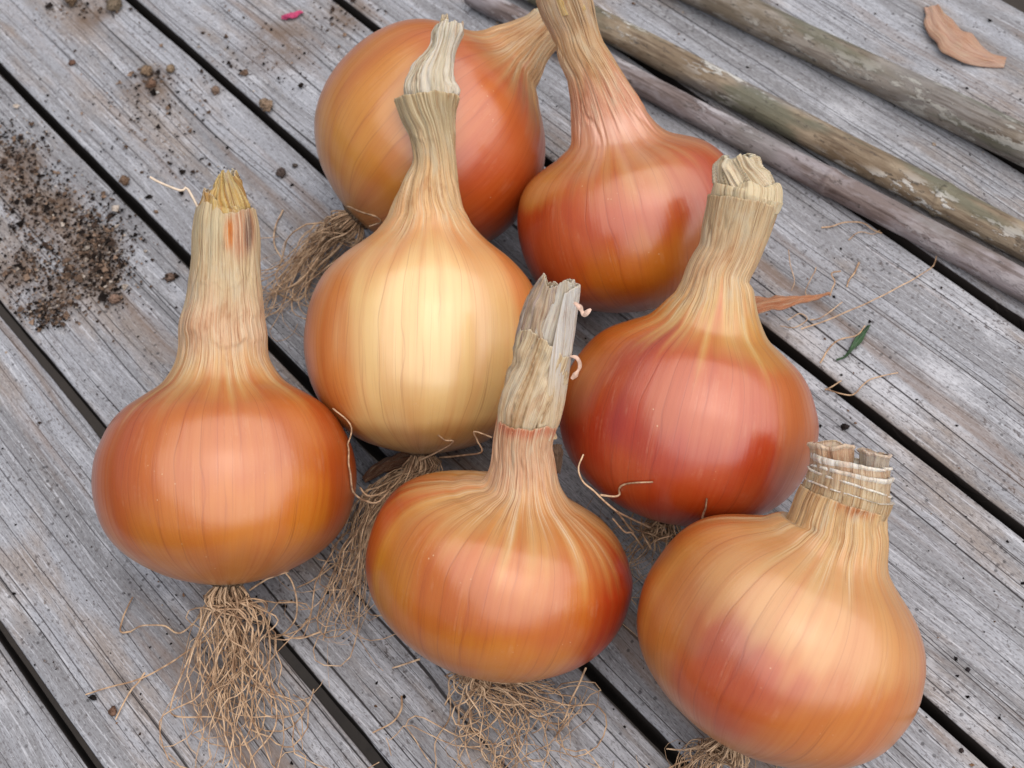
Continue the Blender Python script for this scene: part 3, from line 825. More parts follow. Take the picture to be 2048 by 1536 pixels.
ON = {}
for key, name, label in [
    ('A', "onion", "leftmost onion with a tall straw stem and a long tuft of roots"),
    ('B', "onion", "palest straw yellow onion in the middle with a white frayed tip"),
    ('C', "onion", "onion at the back whose stem points away right, behind the thin twisted white tip"),
    ('D', "onion", "squat orange onion at bottom centre with a flat grey white papery stem"),
    ('E', "onion", "onion behind the others whose wide stem runs out of the top of the photo"),
    ('F', "onion", "reddest onion, its short thick stem capped by a crumpled cream plug"),
    ('G', "onion", "big tan onion at bottom right whose short neck is cut into pale stacked rings"),
]:
    ON[key] = Onion(key, name, label)


def tweak_A(pig, dry, x, s, fibn, TH):
    m = patch(x, s, 30, 1.95, 30, 0.22, 0.4 * fibn)
    pig = mixc(pig, srgb(198, 138, 104), m * 0.8)
    pig = mixc(pig, srgb(96, 58, 52), patch(x, s, 42, 1.93, 9, 0.20, 0.6 * fibn) * 0.85)
    pig = mixc(pig, srgb(214, 126, 50), patch(x, s, 6, 1.94, 9, 0.12, 0.3 * fibn) * 0.9)
    pig = mixc(pig, srgb(208, 188, 150), patch(x, s, -35, 1.9, 32, 0.3, 0.3 * fibn) * 0.8)
    return pig, dry


def tweak_D(pig, dry, x, s, fibn, TH):
    e = sstep(1.07, 1.15, s)
    pig = mixc(pig, srgb(206, 110, 78), e * 0.75)
    return pig, dry


def tweak_E(pig, dry, x, s, fibn, TH):
    d = sstep(1.62, 1.75, s) * sstep(2.1, 1.95, s)
    pig = mixc(pig, srgb(70, 52, 44), d * sstep(-20, 40, x) * sstep(0.0, 0.5, fibn) * 0.8)
    pig = mixc(pig, srgb(196, 176, 158), d * sstep(0.1, -0.4, fibn) * 0.6)
    pig = mixc(pig, srgb(226, 168, 140), patch(x, s, 10, 0.95, 60, 0.3, 0.8 * fibn) * 0.6)
    dry = np.maximum(dry * sstep(0.75, 1.1, s), 0)
    return pig, dry


def tweak_G(pig, dry, x, s, fibn, TH):
    pig = mixc(pig, srgb(186, 104, 50), patch(x, s, 20, 1.14, 26, 0.12, 0.4 * fibn) * 0.8)
    return pig, dry


build_onion(ON['A'], 0.10, 0.034, 0.1, 0.006, 3, tweak=tweak_A, folds=[(18, 1.07, 34, 0.07, 0.022), (-48, 1.12, 22, 0.12, 0.020), (0, 1.52, 60, 0.03, 0.008), (40, 1.30, 25, 0.06, 0.012)])
build_onion(ON['B'], 0.08, 0.065, 0.75, 0.0035, 5, folds=[(-30, 1.75, 40, 0.05, 0.012), (25, 1.35, 30, 0.08, 0.010)])
build_onion(ON['C'], 0.05, 0.04, 0.2, 0.004, 8)
build_onion(ON['D'], 0.22, 0.045, 0.15, 0.004, 13, tweak=tweak_D)
build_onion(ON['E'], 0.10, 0.060, 0.15, 0.004, 21, tweak=tweak_E)
build_onion(ON['F'], 0.08, 0.030, 0.1, 0.003, 34)
build_onion(ON['G'], 0.08, 0.034, 0.1, 0.0015, 55, tweak=tweak_G, folds=[(48, 1.12, 26, 0.05, 0.03), (-30, 0.92, 14, 0.10, 0.016), (10, 1.0, 9, 0.14, 0.012)])

a = ON['A']
add_layer(a, 0, "dry_layer", (212, 178, 112), 61, 0.12, 0.007, 2.5, 0.15, 0.12, col2=(190, 140, 74), tilt_x=-0.5, label="torn straw sheath at the stem tip")
add_layer(a, 1, "stem_core", (216, 184, 112), 62, 0.10, 0.005, 2.5, 0.1, 0.40, col2=(186, 138, 70), tilt_x=0.4, twist=2.0, label="crumpled ochre core at the stem tip")
b = ON['B']
add_layer(b, 0, "stem_core", (234, 226, 210), 63, 0.12, 0.007, 3.0, 0.25, 0.12, col2=(212, 200, 174), tilt_x=0.3, label="white frayed core standing out of the collar")
add_layer(b, 1, "stem_shred", (226, 200, 160), 64, 0.10, 0.003, 2.0, 0.5, 0.1, nth=40, nr=30, label="thin cream shred at the very tip")
add_layer(ON['C'], 0, "stem_core", (216, 206, 172), 65, 0.10, 0.004, 2.0, 0.1, 0.1)
d = ON['D']
add_layer(d, 0, "dry_layer", (228, 206, 172), 66, 0.09, 0.008, 1.6, 0.33, 0.16, col2=(200, 168, 126), tilt_x=-0.3, twist=-0.6, label="straw coloured papery sheath above the red line")
add_layer(d, 1, "dry_layer", (216, 208, 196), 67, 0.05, 0.005, 1.6, 0.45, 0.06, col2=(200, 186, 168), tilt_x=0.5, label="pale papery sheet inside the stem tip")
add_layer(d, 2, "dry_layer", (226, 222, 218), 79, 0.03, 0.004, 1.6, 0.36, 0.03, col2=(212, 206, 200), tilt_x=0.9, arc=(-1.25, 1.7), fade=(1.25, 1.75, (222, 198, 162)), label="grey white papery band up the right side of the stem")
add_layer(d, 3, "dry_layer", (190, 164, 138), 68, 0.10, 0.006, 2.5, 0.3, 0.22, col2=(170, 152, 148), label="dull brown torn layer at the back of the tip")
add_layer(ON['E'], 0, "stem_core", (210, 176, 110), 69, 0.14, 0.006, 3.0, 0.1, 0.1)
f = ON['F']
add_layer(f, 0, "dry_layer", (230, 210, 172), 70, 0.06, 0.004, 2.0, 0.1, 0.12, thick=0.0012, rimc=(242, 234, 206), label="cream folded rim of the plug")
add_layer(f, 1, "stem_core", (234, 218, 188), 71, 0.10, 0.004, 2.0, 0.1, 0.45, thick=0.0016, inner=0.004, rimc=(240, 232, 206), col2=(208, 186, 150), twist=2.5, label="crumpled cream plug closing the stem")
g = ON['G']
for i, (cc, lp, tx, ty) in enumerate([((196, 164, 122), 6, 0.01, 0.02), ((204, 176, 138), 7, -0.015, 0.0), ((208, 182, 150), 10, 0.012, -0.015), ((204, 176, 148), 10, -0.01, 0.01)]):
    add_layer(g, i, "cut_ring", cc, 72 + i, 0.06, 0.0012, 2.0, 0.12, 0.0, 0.0012, 0.012, (250, 243, 232), 1.0, nth=150, nr=60, lip=lp, tilt_x=tx, tilt_end=ty)
add_layer(g, 4, "curled_layer", (204, 164, 132), 77, 0.08, 0.002, 2.0, 0.1, 0.05, 0.0012, 0.016, (240, 214, 190), 0.8, lip=8, label="rolled inner layer at the left of the cut neck")
add_layer(g, 5, "curled_layer", (190, 176, 162), 78, 0.08, 0.002, 2.0, 0.1, 0.05, 0.0012, 0.012, (240, 214, 194), 0.8, lip=8, label="rolled grey inner layer at the right of the cut neck")
# ---------------------------------------------------------------- roots
ALL = list(ON.values())


def clear_of_bulbs(p, m=0.0007, skip=None):
    for o in ALL:
        if o is not skip:
            p = o.push_out(p, m)
    return p


def strand_path(pts, n, rng, crink, rad, fix=True, pile=0.004):
    """Crinkled path through rough points; stays above the boards and outside the bulbs."""
    P = catmull(pts, n)
    L = np.linalg.norm(np.diff(P, axis=0), axis=1).sum()
    q = rng.uniform(0, 100)
    t = np.linspace(0, 1, n)
    amp = crink * sstep(0.0, 0.25, t)
    fr = L / 0.018
    for ax in range(3):
        w = vnoise(np.stack([t * fr + q, 0 * t + ax * 7.3, 0 * t], -1), 3) + 0.45 * vnoise(np.stack([t * fr * 2.6 + q, 0 * t + ax * 3.1, 0 * t], -1), 5)
        P[:, ax] += amp * w * (0.6 if ax == 2 else 1.0)
    for i in range(n):
        if fix:
            P[i] = clear_of_bulbs(P[i], rad + 0.0004)
        P[i, 2] = max(P[i, 2], rad * 0.9)
    return P


def root_mesh(P, rad, o, taper=0.45, sides=5):
    R = rad * np.linspace(1.0, taper, len(P))
    V, Q = tube_arrays(P, R, sides)
    return mesh_np("root", o.local(V) if o is not None else V, Q)


def root_plate(o, rr=0.13, seed=0):
    """The corky disc under the bulb that the roots grow from."""
    s0 = o.prof[0, 0] * o.R
    nt_, nr_ = 28, 8
    th = np.linspace(0, 2 * np.pi, nt_, endpoint=False)
    t = np.linspace(0.02, 1, nr_)
    T, TH = np.meshgrid(t, th, indexing='ij')
    r = rr * o.R * T * (1 + 0.18 * vnoise(np.stack([np.cos(TH) * 3, np.sin(TH) * 3, T * 3 + seed], -1), seed))
    z = s0 - 0.0022 * (1 - T ** 2) + 0.0009 * vnoise(np.stack([np.cos(TH) * 5 * T, np.sin(TH) * 5 * T, T + seed], -1), seed + 2) + 0.0012 * T ** 3
    G = np.stack([r * np.cos(TH), r * np.sin(TH), z], -1)
    pig = np.broadcast_to(srgb(92, 66, 46), G.shape).copy()
    return grid_object("root_plate", o, G[::-1], pig, np.stack([np.cos(TH), np.sin(TH), T], -1), np.ones_like(T), o.root, True, None)


def root_tuft(o, plate, guides, count, seed, rad=(0.00022, 0.00046), crink=0.0022, thin=40, ends=(0.45, 1.0)):
    """Strands from the plate through guide clouds (px, py, spread px, height m); thin ones joined as hairs."""
    rng = np.random.default_rng(seed)
    hv, hq, nv = [], [], 0
    for i in range(count + thin):
        fine = i >= count
        ang, rr = rng.uniform(0, 2 * np.pi), math.sqrt(rng.uniform(0, 1)) * 0.11 * o.R
        p0 = o.C + o.a * (o.prof[0, 0] * o.R - 0.0008) + o.u * (rr * math.cos(ang)) + o.w * (rr * math.sin(ang))
        off = np.clip(rng.normal(0, 0.5, 2), -1.15, 1.15)
        pts = [p0, p0 - o.a * rng.uniform(0.004, 0.008) + o.u * (rr * math.cos(ang)) * 0.7]
        for gi, (gx, gy, sp, z) in enumerate(guides):
            o2 = off + rng.normal(0, 0.40, 2)
            zz = max(0.0006, z * rng.uniform(0.25, 1.6))
            pts.append(tab(gx + o2[0] * sp, gy + o2[1] * sp * 0.45, zz))
        e = rng.uniform(*ends)
        pts = np.array(pts)
        full = catmull(pts, 60)
        full = full[: max(12, int(60 * e))]
        # a curl at the end of some strands
        if rng.random() < 0.4:
            d0 = full[-1] - full[-4]
            h = np.linalg.norm(d0[:2]) + 1e-9
            bend = rng.choice([-1, 1]) * rng.uniform(0.08, 0.42)
            st = full[-1].copy()
            a0 = math.atan2(d0[1], d0[0])
            ex = []
            for kx in range(rng.integers(6, 18)):
                a0 += bend
                st = st + np.array([math.cos(a0), math.sin(a0), -0.05]) * 0.0028
                ex.append(st.copy())
            full = np.vstack([full[::3], ex])
        r_ = rng.uniform(*rad) * (0.5 if fine else 1.0)
        P = strand_path(full[::3] if len(full) > 30 else full, 26 if not fine else 18, rng, crink * rng.uniform(0.5, 1.5), r_)
        if fine:
            V, Q = tube_arrays(P, r_ * np.linspace(1, 0.5, len(P)), 4)
            hv.append(V)
            hq.append(Q + nv)
            nv += len(V)
        else:
            new_obj("root", root_mesh(P, r_, o), plate, ROOTM)
    if hv:
        h = new_obj("root_hairs", mesh_np("root_hairs", o.local(np.vstack(hv)), np.vstack(hq)), plate, ROOTM)
        tag(h, kind='stuff')


def hand_root(o, plate, pts, rad=0.00036, n=30, seed=0, crink=0.0004):
    """A strand drawn through photo points (px, py, height) - real points in space above the boards."""
    P = np.array([tab(*p) for p in pts])
    rng = np.random.default_rng(seed + 100)
    P = strand_path(P, n, rng, crink, rad, fix=True)
    return new_obj("root", root_mesh(P, rad, o, 0.7, 6), plate, ROOTM)


PL = {k: root_plate(ON[k], 0.15 if k in "AC" else 0.12, ord(k)) for k in "ABCDFG"}
root_tuft(ON['A'], PL['A'], [(462, 1225, 70, 0.016), (458, 1330, 78, 0.009), (455, 1430, 95, 0.006), (465, 1560, 110, 0.003)], 62, 5, crink=0.0026, thin=14, ends=(0.55, 0.97), rad=(0.00026, 0.00050))
root_tuft(ON['B'], PL['B'], [(800, 960, 30, 0.014), (742, 1030, 34, 0.016), (700, 1150, 36, 0.012), (668, 1290, 50, 0.002)], 46, 6, crink=0.0026, thin=40, ends=(0.5, 1.0))
root_tuft(ON['C'], PL['C'], [(660, 470, 34, 0.018), (600, 545, 40, 0.010), (552, 620, 52, 0.004)], 70, 7, crink=0.0026, thin=50, ends=(0.55, 1.0))
root_tuft(ON['D'], PL['D'], [(1010, 1395, 105, 0.010), (1010, 1445, 120, 0.006), (1030, 1530, 130, 0.003), (1050, 1600, 130, 0.002)], 56, 8, crink=0.0040, thin=20, ends=(0.35, 0.95))
root_tuft(ON['F'], PL['F'], [(1310, 1062, 30, 0.014), (1285, 1100, 40, 0.006)], 24, 9, crink=0.0026, thin=30)
root_tuft(ON['G'], PL['G'], [(1425, 1498, 34, 0.012), (1405, 1540, 44, 0.006), (1395, 1600, 50, 0.003)], 46, 10, crink=0.0018, thin=30, ends=(0.6, 1.0))

HAND = {
    'A': [[(440, 1190, .012), (366, 1263, .004), (328, 1250, .006), (287, 1251, .006), (263, 1263, .002)],
          [(263, 1263, .001), (242, 1263, .001), (246, 1236, .001), (256, 1215, .001), (266, 1195, .001)],
          [(430, 1270, .006), (328, 1332, .003), (270, 1359, .003), (212, 1376, .002), (171, 1390, .001)],
          [(290, 1345, .003), (275, 1365, .002), (260, 1383, .002), (232, 1438, .001)],
          [(500, 1180, .022), (523, 1164, .026), (558, 1144, .030), (578, 1157, .028), (592, 1198, .020), (592, 1236, .012), (568, 1267, .006), (544, 1277, .003)],
          [(440, 1180, .018), (400, 1260, .012), (345, 1400, .006), (350, 1430, .008), (420, 1432, .006), (445, 1440, .004)],
          [(450, 1180, .018), (478, 1270, .012), (540, 1370, .006), (550, 1450, .004), (500, 1520, .002)],
          [(470, 1200, .018), (465, 1260, .013), (500, 1330, .009), (536, 1345, .007), (545, 1430, .004)],
          [(420, 1200, .018), (395, 1280, .010), (400, 1345, .006), (448, 1430, .004), (470, 1445, .003), (486, 1400, .006), (470, 1370, .008)]],
    'B': [[(777, 984, .035), (753, 1006, .036), (721, 997, .042), (696, 970, .049), (683, 935, .054), (685, 911, .055), (703, 872, .055), (701, 848, .056), (667, 816, .060)],
          [(720, 975, .034), (735, 992, .033), (760, 990, .030), (790, 968, .026), (812, 935, .020)],
          [(695, 1108, .005), (636, 1154, .004), (595, 1174, .002)],
          [(643, 1263, .002), (599, 1275, .003), (564, 1270, .004)],
          [(790, 960, .018), (732, 1078, .016), (698, 1147, .010), (664, 1215, .004), (647, 1280, .001)],
          [(830, 925, .022), (905, 888, .045), (890, 882, .048), (872, 868, .05)],
          [(880, 915, .022), (960, 905, .043), (955, 880, .05), (948, 862, .053), (985, 876, .052)]],
    'C': [[(715, 425, .036), (655, 490, .022), (600, 560, .014), (545, 590, .004)],
          [(720, 430, .034), (680, 492, .022), (630, 540, .012), (600, 600, .006), (540, 580, .002)],
          [(700, 418, .044), (745, 428, .05), (757, 445, .05), (738, 455, .046)],
          [(566, 420, .0008), (551, 455, .0008), (549, 490, .0008), (568, 525, .0008)]],
    'D': [[(1172, 1335, .012), (1145, 1395, .008), (1128, 1440, .004), (1105, 1445, .004), (1060, 1430, .006)],
          [(840, 1318, .006), (815, 1325, .004), (785, 1335, .001)],
          [(803, 1392, .001), (803, 1420, .002), (785, 1445, .002), (745, 1465, .001)]],
    'F': [[(1300, 1055, .03), (1230, 1020, .052), (1189, 983, .062), (1167, 964, .066), (1156, 935, .068), (1167, 907, .070)],
          [(1200, 990, .060), (1234, 992, .056), (1245, 978, .057), (1269, 964, .058), (1321, 953, .060)],
          [(1286, 1097, .022), (1265, 1067, .034), (1249, 1064, .040), (1226, 1036, .050)],
          [(1267, 1065, .030), (1243, 1034, .042), (1216, 1009, .054)],
          [(1302, 1099, .020), (1282, 1062, .022), (1280, 1036, .022)],
          [(1290, 1046, .022), (1347, 1060, .018)],
          [(1310, 1100, .022), (1312, 1083, .028), (1341, 1070, .034)],
          [(1390, 1040, .040), (1396, 1025, .050), (1404, 990, .060)]],
    'G': [[(1480, 1495, .022), (1430, 1494, .016), (1375, 1500, .008), (1335, 1500, .004)],
          [(1470, 1498, .022), (1420, 1512, .010), (1360, 1525, .004), (1320, 1545, .002)]],
}
for k_, lst in HAND.items():
    for i_, pts_ in enumerate(lst):
        hand_root(ON[k_], PL[k_], pts_, 0.00070 if (k_ == 'C' and i_ < 2) else 0.00042, 34, i_ + ord(k_))

# roots of other plants lying loose to the right of the red onion
LOOSE = [
    ("long thin root strand reaching from the reddest onion up towards the front cane", [(1602, 658, .001), (1650, 641, .002), (1708, 617, .004), (1759, 594, .003), (1820, 563, .002), (1861, 536, .002), (1870, 512, .004)], .00034),
    ("pale kinked root strand lying across the green leaf scrap", [(1640, 726, .001), (1670, 684, .003), (1711, 672, .003), (1728, 652, .003)], .00040),
    ("short pale root strand lying across the plank gap beside the reddest onion", [(1650, 780, .001), (1665, 773, .001), (1684, 762, .001)], .00036),
    ("curved root strand starting at the plank gap and bending up on to the plank", [(1650, 778, .001), (1680, 786, .002), (1704, 788, .001), (1725, 770, .001), (1745, 757, .001), (1796, 747, .001)], .00032),
    ("arched root strand on the plank just below the front cane", [(1643, 455, .0006), (1665, 453, .0008), (1691, 444, .002), (1725, 447, .002), (1745, 460, .001), (1762, 467, .0006)], .00036),
    ("dark brown twig piece, straight, on the plank right of the reddest onion", [(1718, 525, .0008), (1712, 545, .001), (1700, 560, .0008), (1694, 573, .0006)], .00042),
    ("hooked brown root strand touching the tip of the orange skin sliver", [(1681, 542, .002), (1664, 549, .003), (1669, 566, .003), (1663, 580, .003), (1658, 594, .002)], .00036),
    ("short root strand low beside the orange skin sliver", [(1620, 640, .0008), (1645, 634, .002), (1687, 604, .001)], .00030),
    ("thin reddish root thread curling beside the front cane's lower edge", [(1697, 480, .0005), (1720, 466, .0008), (1745, 470, .0006), (1758, 462, .0005)], .00024),
    ("fine reddish root thread standing by the cream capped stem", [(1577, 500, .002), (1580, 530, .004), (1588, 560, .003), (1582, 580, .001)], .00022),
    ("thin wavy root thread between the cream capped stem and the dark twig", [(1632, 535, .001), (1622, 555, .002), (1610, 580, .002), (1615, 592, .001)], .00024),
    ("small curled root thread tangled below the orange skin sliver", [(1575, 640, .004), (1600, 628, .004), (1615, 640, .002), (1590, 655, .001), (1560, 650, .003)], .00026),
]
for lab, pts_, rd in LOOSE:
    P = np.array([tab(*p) for p in pts_])
    P = strand_path(P, 34, np.random.default_rng(len(lab)), 0.0005, rd)
    b0 = P.mean(0) * (1, 1, 0)
    V, Q = tube_arrays(P - b0, rd * np.linspace(1, 0.7, len(P)), 6)
    r_ = new_obj("root_strand", mesh_np("root_strand", V, Q), None, ROOTM)
    r_.location = b0
    tag(r_, lab, "root", "loose root strands right of the reddest onion")
# the stray fibre at the tip of the tall straw stem
P = np.array([ON['A'].world(np.array([[x_, y_, z_]]))[0] for x_, y_, z_ in [(-0.008, -0.002, 0.100), (-0.0125, -0.003, 0.1085), (-0.0145, -0.004, 0.1075), (-0.019, -0.004, 0.109), (-0.0235, -0.004, 0.111), (-0.026, -0.004, 0.1125)]])
V, Q = tube_arrays(catmull(P, 20), 0.0005, 6)
new_obj("stem_fibre", mesh_np("stem_fibre", ON['A'].local(V), Q), ON['A'].stem_obj, RIM)


def ribbon(name, o, pts, width, mat_, parent, seed=0):
    """A narrow curled strip of skin; pts are photo points with heights."""
    P = catmull(np.array([tab(*p) for p in pts]), 24)
    T = np.gradient(P, axis=0)
    T /= np.linalg.norm(T, axis=1)[:, None]
    S = np.cross(T, -CAM_W)
    S /= np.linalg.norm(S, axis=1)[:, None]
    S = S + 0.5 * (-CAM_W)
    wv = width * (0.6 + 0.4 * vnoise(np.stack([np.linspace(0, 6, 24), np.zeros(24), np.zeros(24) + seed], -1), seed))
    G = np.stack([P - S * wv[:, None], P + S * wv[:, None], P + S * wv[:, None] - CAM_W * -0.0004, P - S * wv[:, None] + CAM_W * 0.0004], 1)
    return new_obj(name, mesh_np(name, (o.local(G) if o else G).reshape(-1, 3), grid_quads(24, 4)), parent, mat_)


PEEL = mat_simple("pinkish_peel", srgb(226, 190, 170), 0.7, 0.2, 500.0)
zD = 0.105
ribbon("skin_curl", ON['D'], [(1140, 712, .100), (1154, 716, .099), (1160, 732, .097), (1152, 748, .096), (1143, 758, .095)], 0.0010, PEEL, ON['D'].stem_obj, 2)
ribbon("skin_curl", ON['D'], [(1148, 605, .122), (1160, 615, .120), (1168, 628, .118), (1182, 618, .118)], 0.0011, PEEL, ON['D'].stem_obj, 3)


# ---------------------------------------------------------------- canes
def cane(label, pa, pb, ra, rb, nodes, mat_, seed, ext0=0.10, ext1=0.22, groove=None, bend=0.0):
    A, B = tab(*pa, ra), tab(*pb, rb)
    dirv = (B - A) / np.linalg.norm(B - A)
    A, B = A - dirv * ext0, B + dirv * ext1
    L = np.linalg.norm(B - A)
    mid = (A + B) / 2
    nl, ns = 260, 36
    x = np.linspace(-L / 2, L / 2, nl)
    th = np.linspace(0, 2 * np.pi, ns, endpoint=False)
    X, TH = np.meshgrid(x, th, indexing='ij')
    r = np.interp(X, [-L / 2, L / 2], [ra, rb])
    wob = 0.045 * vnoise(np.stack([X * 22, np.cos(TH) * 1.5, np.sin(TH) * 1.5 + seed], -1), seed) + 0.022 * vnoise(np.stack([X * 60, np.cos(TH) * 5, np.sin(TH) * 5 + seed], -1), seed + 1)
    rr = r * (1 + wob)
    if groove is not None:
        for gth, gd, gw in groove:
            dth = (TH - gth + np.pi) % (2 * np.pi) - np.pi
            rr = rr * (1 - gd * np.exp(-(dth / gw) ** 2))
    along = []
    for pn in nodes:
        Nn = tab(*pn, ra)
        along.append(float((Nn - mid) @ dirv))
    for xn in along:
        rr = rr * (1 + 0.07 * np.exp(-((X - xn) / 0.0035) ** 2) - 0.05 * np.exp(-((X - xn - 0.0045) / 0.0016) ** 2))
    bz = bend * np.sin(np.pi * (X / L + 0.5))
    V = np.stack([X, rr * np.cos(TH) + bz, rr * np.sin(TH)], -1)
    ends = [V]
    G = np.concatenate([V[:1] * (1, 0.02, 0.02), V, V[-1:] * (1, 0.02, 0.02)], 0)
    me = mesh_np("culm", G.reshape(-1, 3), grid_quads(nl + 2, ns))
    base = empty("bamboo_cane", (mid[0], mid[1], 0.0))
    base.rotation_euler = (0, 0, math.atan2(dirv[1], dirv[0]))
    tag(base, label, "cane", "weathered canes lying across the planks")
    cu = new_obj("culm", me, base, mat_)
    cu.location = (0, 0, max(ra, rb) * 1.01)
    for xn in along:
        V2 = []
        for dx, f_ in [(-0.0022, 1.0), (-0.0012, 1.085), (0.0, 1.115), (0.0010, 1.085), (0.0016, 1.0)]:
            rn = np.interp(xn, [-L / 2, L / 2], [ra, rb]) * f_ * (1 + 0.02 * np.sin(3 * th + seed))
            V2.append(np.stack([np.full(ns, xn + dx), rn * np.cos(th) + bend * math.sin(math.pi * (xn / L + 0.5)), rn * np.sin(th)], -1))
        nd = new_obj("node_ring", mesh_np("node_ring", np.array(V2).reshape(-1, 3), grid_quads(5, ns)), base, mat_)
        nd.location = cu.location
    return base


C1 = mat_cane("grey_cane", srgb(120, 106, 102), srgb(152, 144, 146), srgb(186, 182, 184), 0.6, 0.15)
C2 = mat_cane("olive_cane", srgb(124, 106, 84), srgb(154, 138, 116), srgb(206, 204, 198), 0.95, 0.75)
C3 = mat_cane("brown_cane", srgb(120, 108, 92), srgb(150, 142, 132), srgb(176, 174, 166), 0.7, 0.6)
cane("grey purple cane with a pale ringed node, the nearest of the three to the onions", (1240, 150), (2048, 577), 0.0058, 0.0066, [(1648, 378)], C1, 1, bend=0.0015)
cane("olive brown cane flaked with white lichen, lying between the other two canes", (1250, 75), (2048, 484), 0.0072, 0.0078, [(1880, 405)], C2, 2, groove=[(2.3, 0.05, 0.12)])
cane("dusty brown cane split along its side, the farthest from the onions", (1640, 97), (2048, 290), 0.0084, 0.0086, [], C3, 3, 0.34, 0.2, groove=[(4.6, 0.10, 0.10), (0.9, 0.05, 0.2)])


# ---------------------------------------------------------------- crumbs, clods, flakes
OCT_V = np.array([(1, 0, 0), (-1, 0, 0), (0, 1, 0), (0, -1, 0), (0, 0, 1), (0, 0, -1)], float)
OCT_F = np.array([(0, 2, 4), (2, 1, 4), (1, 3, 4), (3, 0, 4), (2, 0, 5), (1, 2, 5), (3, 1, 5), (0, 3, 5)])


def crumbs(name, label, XY, size, cols, seed, stack=None):
    rng = np.random.default_rng(seed)
    n = len(XY)
    sc = size[:, None, None] * rng.uniform(0.55, 1.35, (n, 6, 1)) * np.array([1, 1, 0.75])
    an = rng.uniform(0, 2 * np.pi, n)
    c_, s_ = np.cos(an), np.sin(an)
    V = OCT_V[None] * sc
    V = V + rng.normal(0, 0.22, V.shape) * size[:, None, None]
    V = np.stack([V[..., 0] * c_[:, None] - V[..., 1] * s_[:, None], V[..., 0] * s_[:, None] + V[..., 1] * c_[:, None], V[..., 2]], -1)
    V[..., 0] += XY[:, 0:1]
    V[..., 1] += XY[:, 1:2]
    V[..., 2] += (size * 0.45)[:, None] + (0 if stack is None else stack[:, None])
    Fq = OCT_F[None] + (np.arange(n) * 6)[:, None, None]
    pg = np.repeat(cols, 6, 0)
    me = mesh_np(name, V.reshape(-1, 3), Fq.reshape(-1, 3), False, {"pigment": ('FLOAT_COLOR', np.concatenate([pg, np.ones((len(pg), 1))], -1))})
    o = new_obj(name, me, None, SOIL)
    return tag(o, label, "soil", kind='stuff')


def pick(rng, n, table_):
    w = np.array([t[1] for t in table_], float)
    i = rng.choice(len(table_), n, p=w / w.sum())
    c = np.array([srgb(*t[0]) for t in table_])[i]
    return c * rng.uniform(0.7, 1.2, (n, 1))


rng = np.random.default_rng(42)
n = 7500
XY = np.stack([rng.uniform(-0.28, 0.42, n), rng.uniform(-0.345, 0.26, n)], 1)
dens = 0.5 + 0.5 * fbm(np.stack([XY[:, 0] * 14, XY[:, 1] * 14, 0 * XY[:, 0]], -1), 4, 3) * 1.5
keep = (rng.random(n) < np.clip(dens, 0.12, 1)) & ~over_gap(XY[:, 1])
XY = XY[keep]
sz = np.clip(rng.lognormal(math.log(0.00028), 0.55, len(XY)), 0.00015, 0.0012)
crumbs("soil_specks", "dark specks of soil sprinkled over the grey planks", XY, sz, pick(rng, len(XY), [((30, 26, 26), 9), ((62, 48, 40), 3), ((128, 98, 76), 2), ((190, 170, 150), 0.6)]), 1)

hp = []
for (hx, hy, sx, sy, m) in [(30, 290, 55, 45, 420), (30, 360, 50, 60, 700), (95, 400, 60, 50, 600), (190, 480, 48, 45, 900), (215, 540, 40, 45, 800), (130, 560, 60, 40, 700), (95, 620, 45, 22, 500),
                            (40, 520, 45, 60, 500), (150, 470, 90, 90, 800), (95, 640, 20, 14, 160), (300, 160, 26, 18, 120), (240, 230, 90, 70, 160), (330, 200, 90, 60, 160), (370, 345, 60, 40, 90), (230, 600, 14, 10, 50), (340, 558, 14, 9, 40), (700, 30, 60, 30, 150), (500, 120, 120, 60, 200), (180, 20, 90, 16, 160)]:
    m = int(m * 0.85)
    q = np.stack([rng.normal(hx, sx * 0.75, m), rng.normal(hy, sy * 0.75, m)], 1)
    hp.append(np.array([tab(a_, b_)[:2] for a_, b_ in q]))
XY = np.vstack(hp)
XY = XY[~over_gap(XY[:, 1], 0.001)]
sz = np.clip(rng.lognormal(math.log(0.00046), 0.55, len(XY)), 0.0002, 0.0022)
crumbs("soil_crumbs", "spilt heap of brown soil crumbs on the planks at the left", XY, sz, pick(rng, len(XY), [((38, 31, 28), 5), ((74, 60, 52), 4), ((112, 92, 78), 3), ((150, 126, 108), 2.4), ((190, 178, 166), 1)]), 2, np.abs(rng.normal(0, 0.0005, len(XY))))


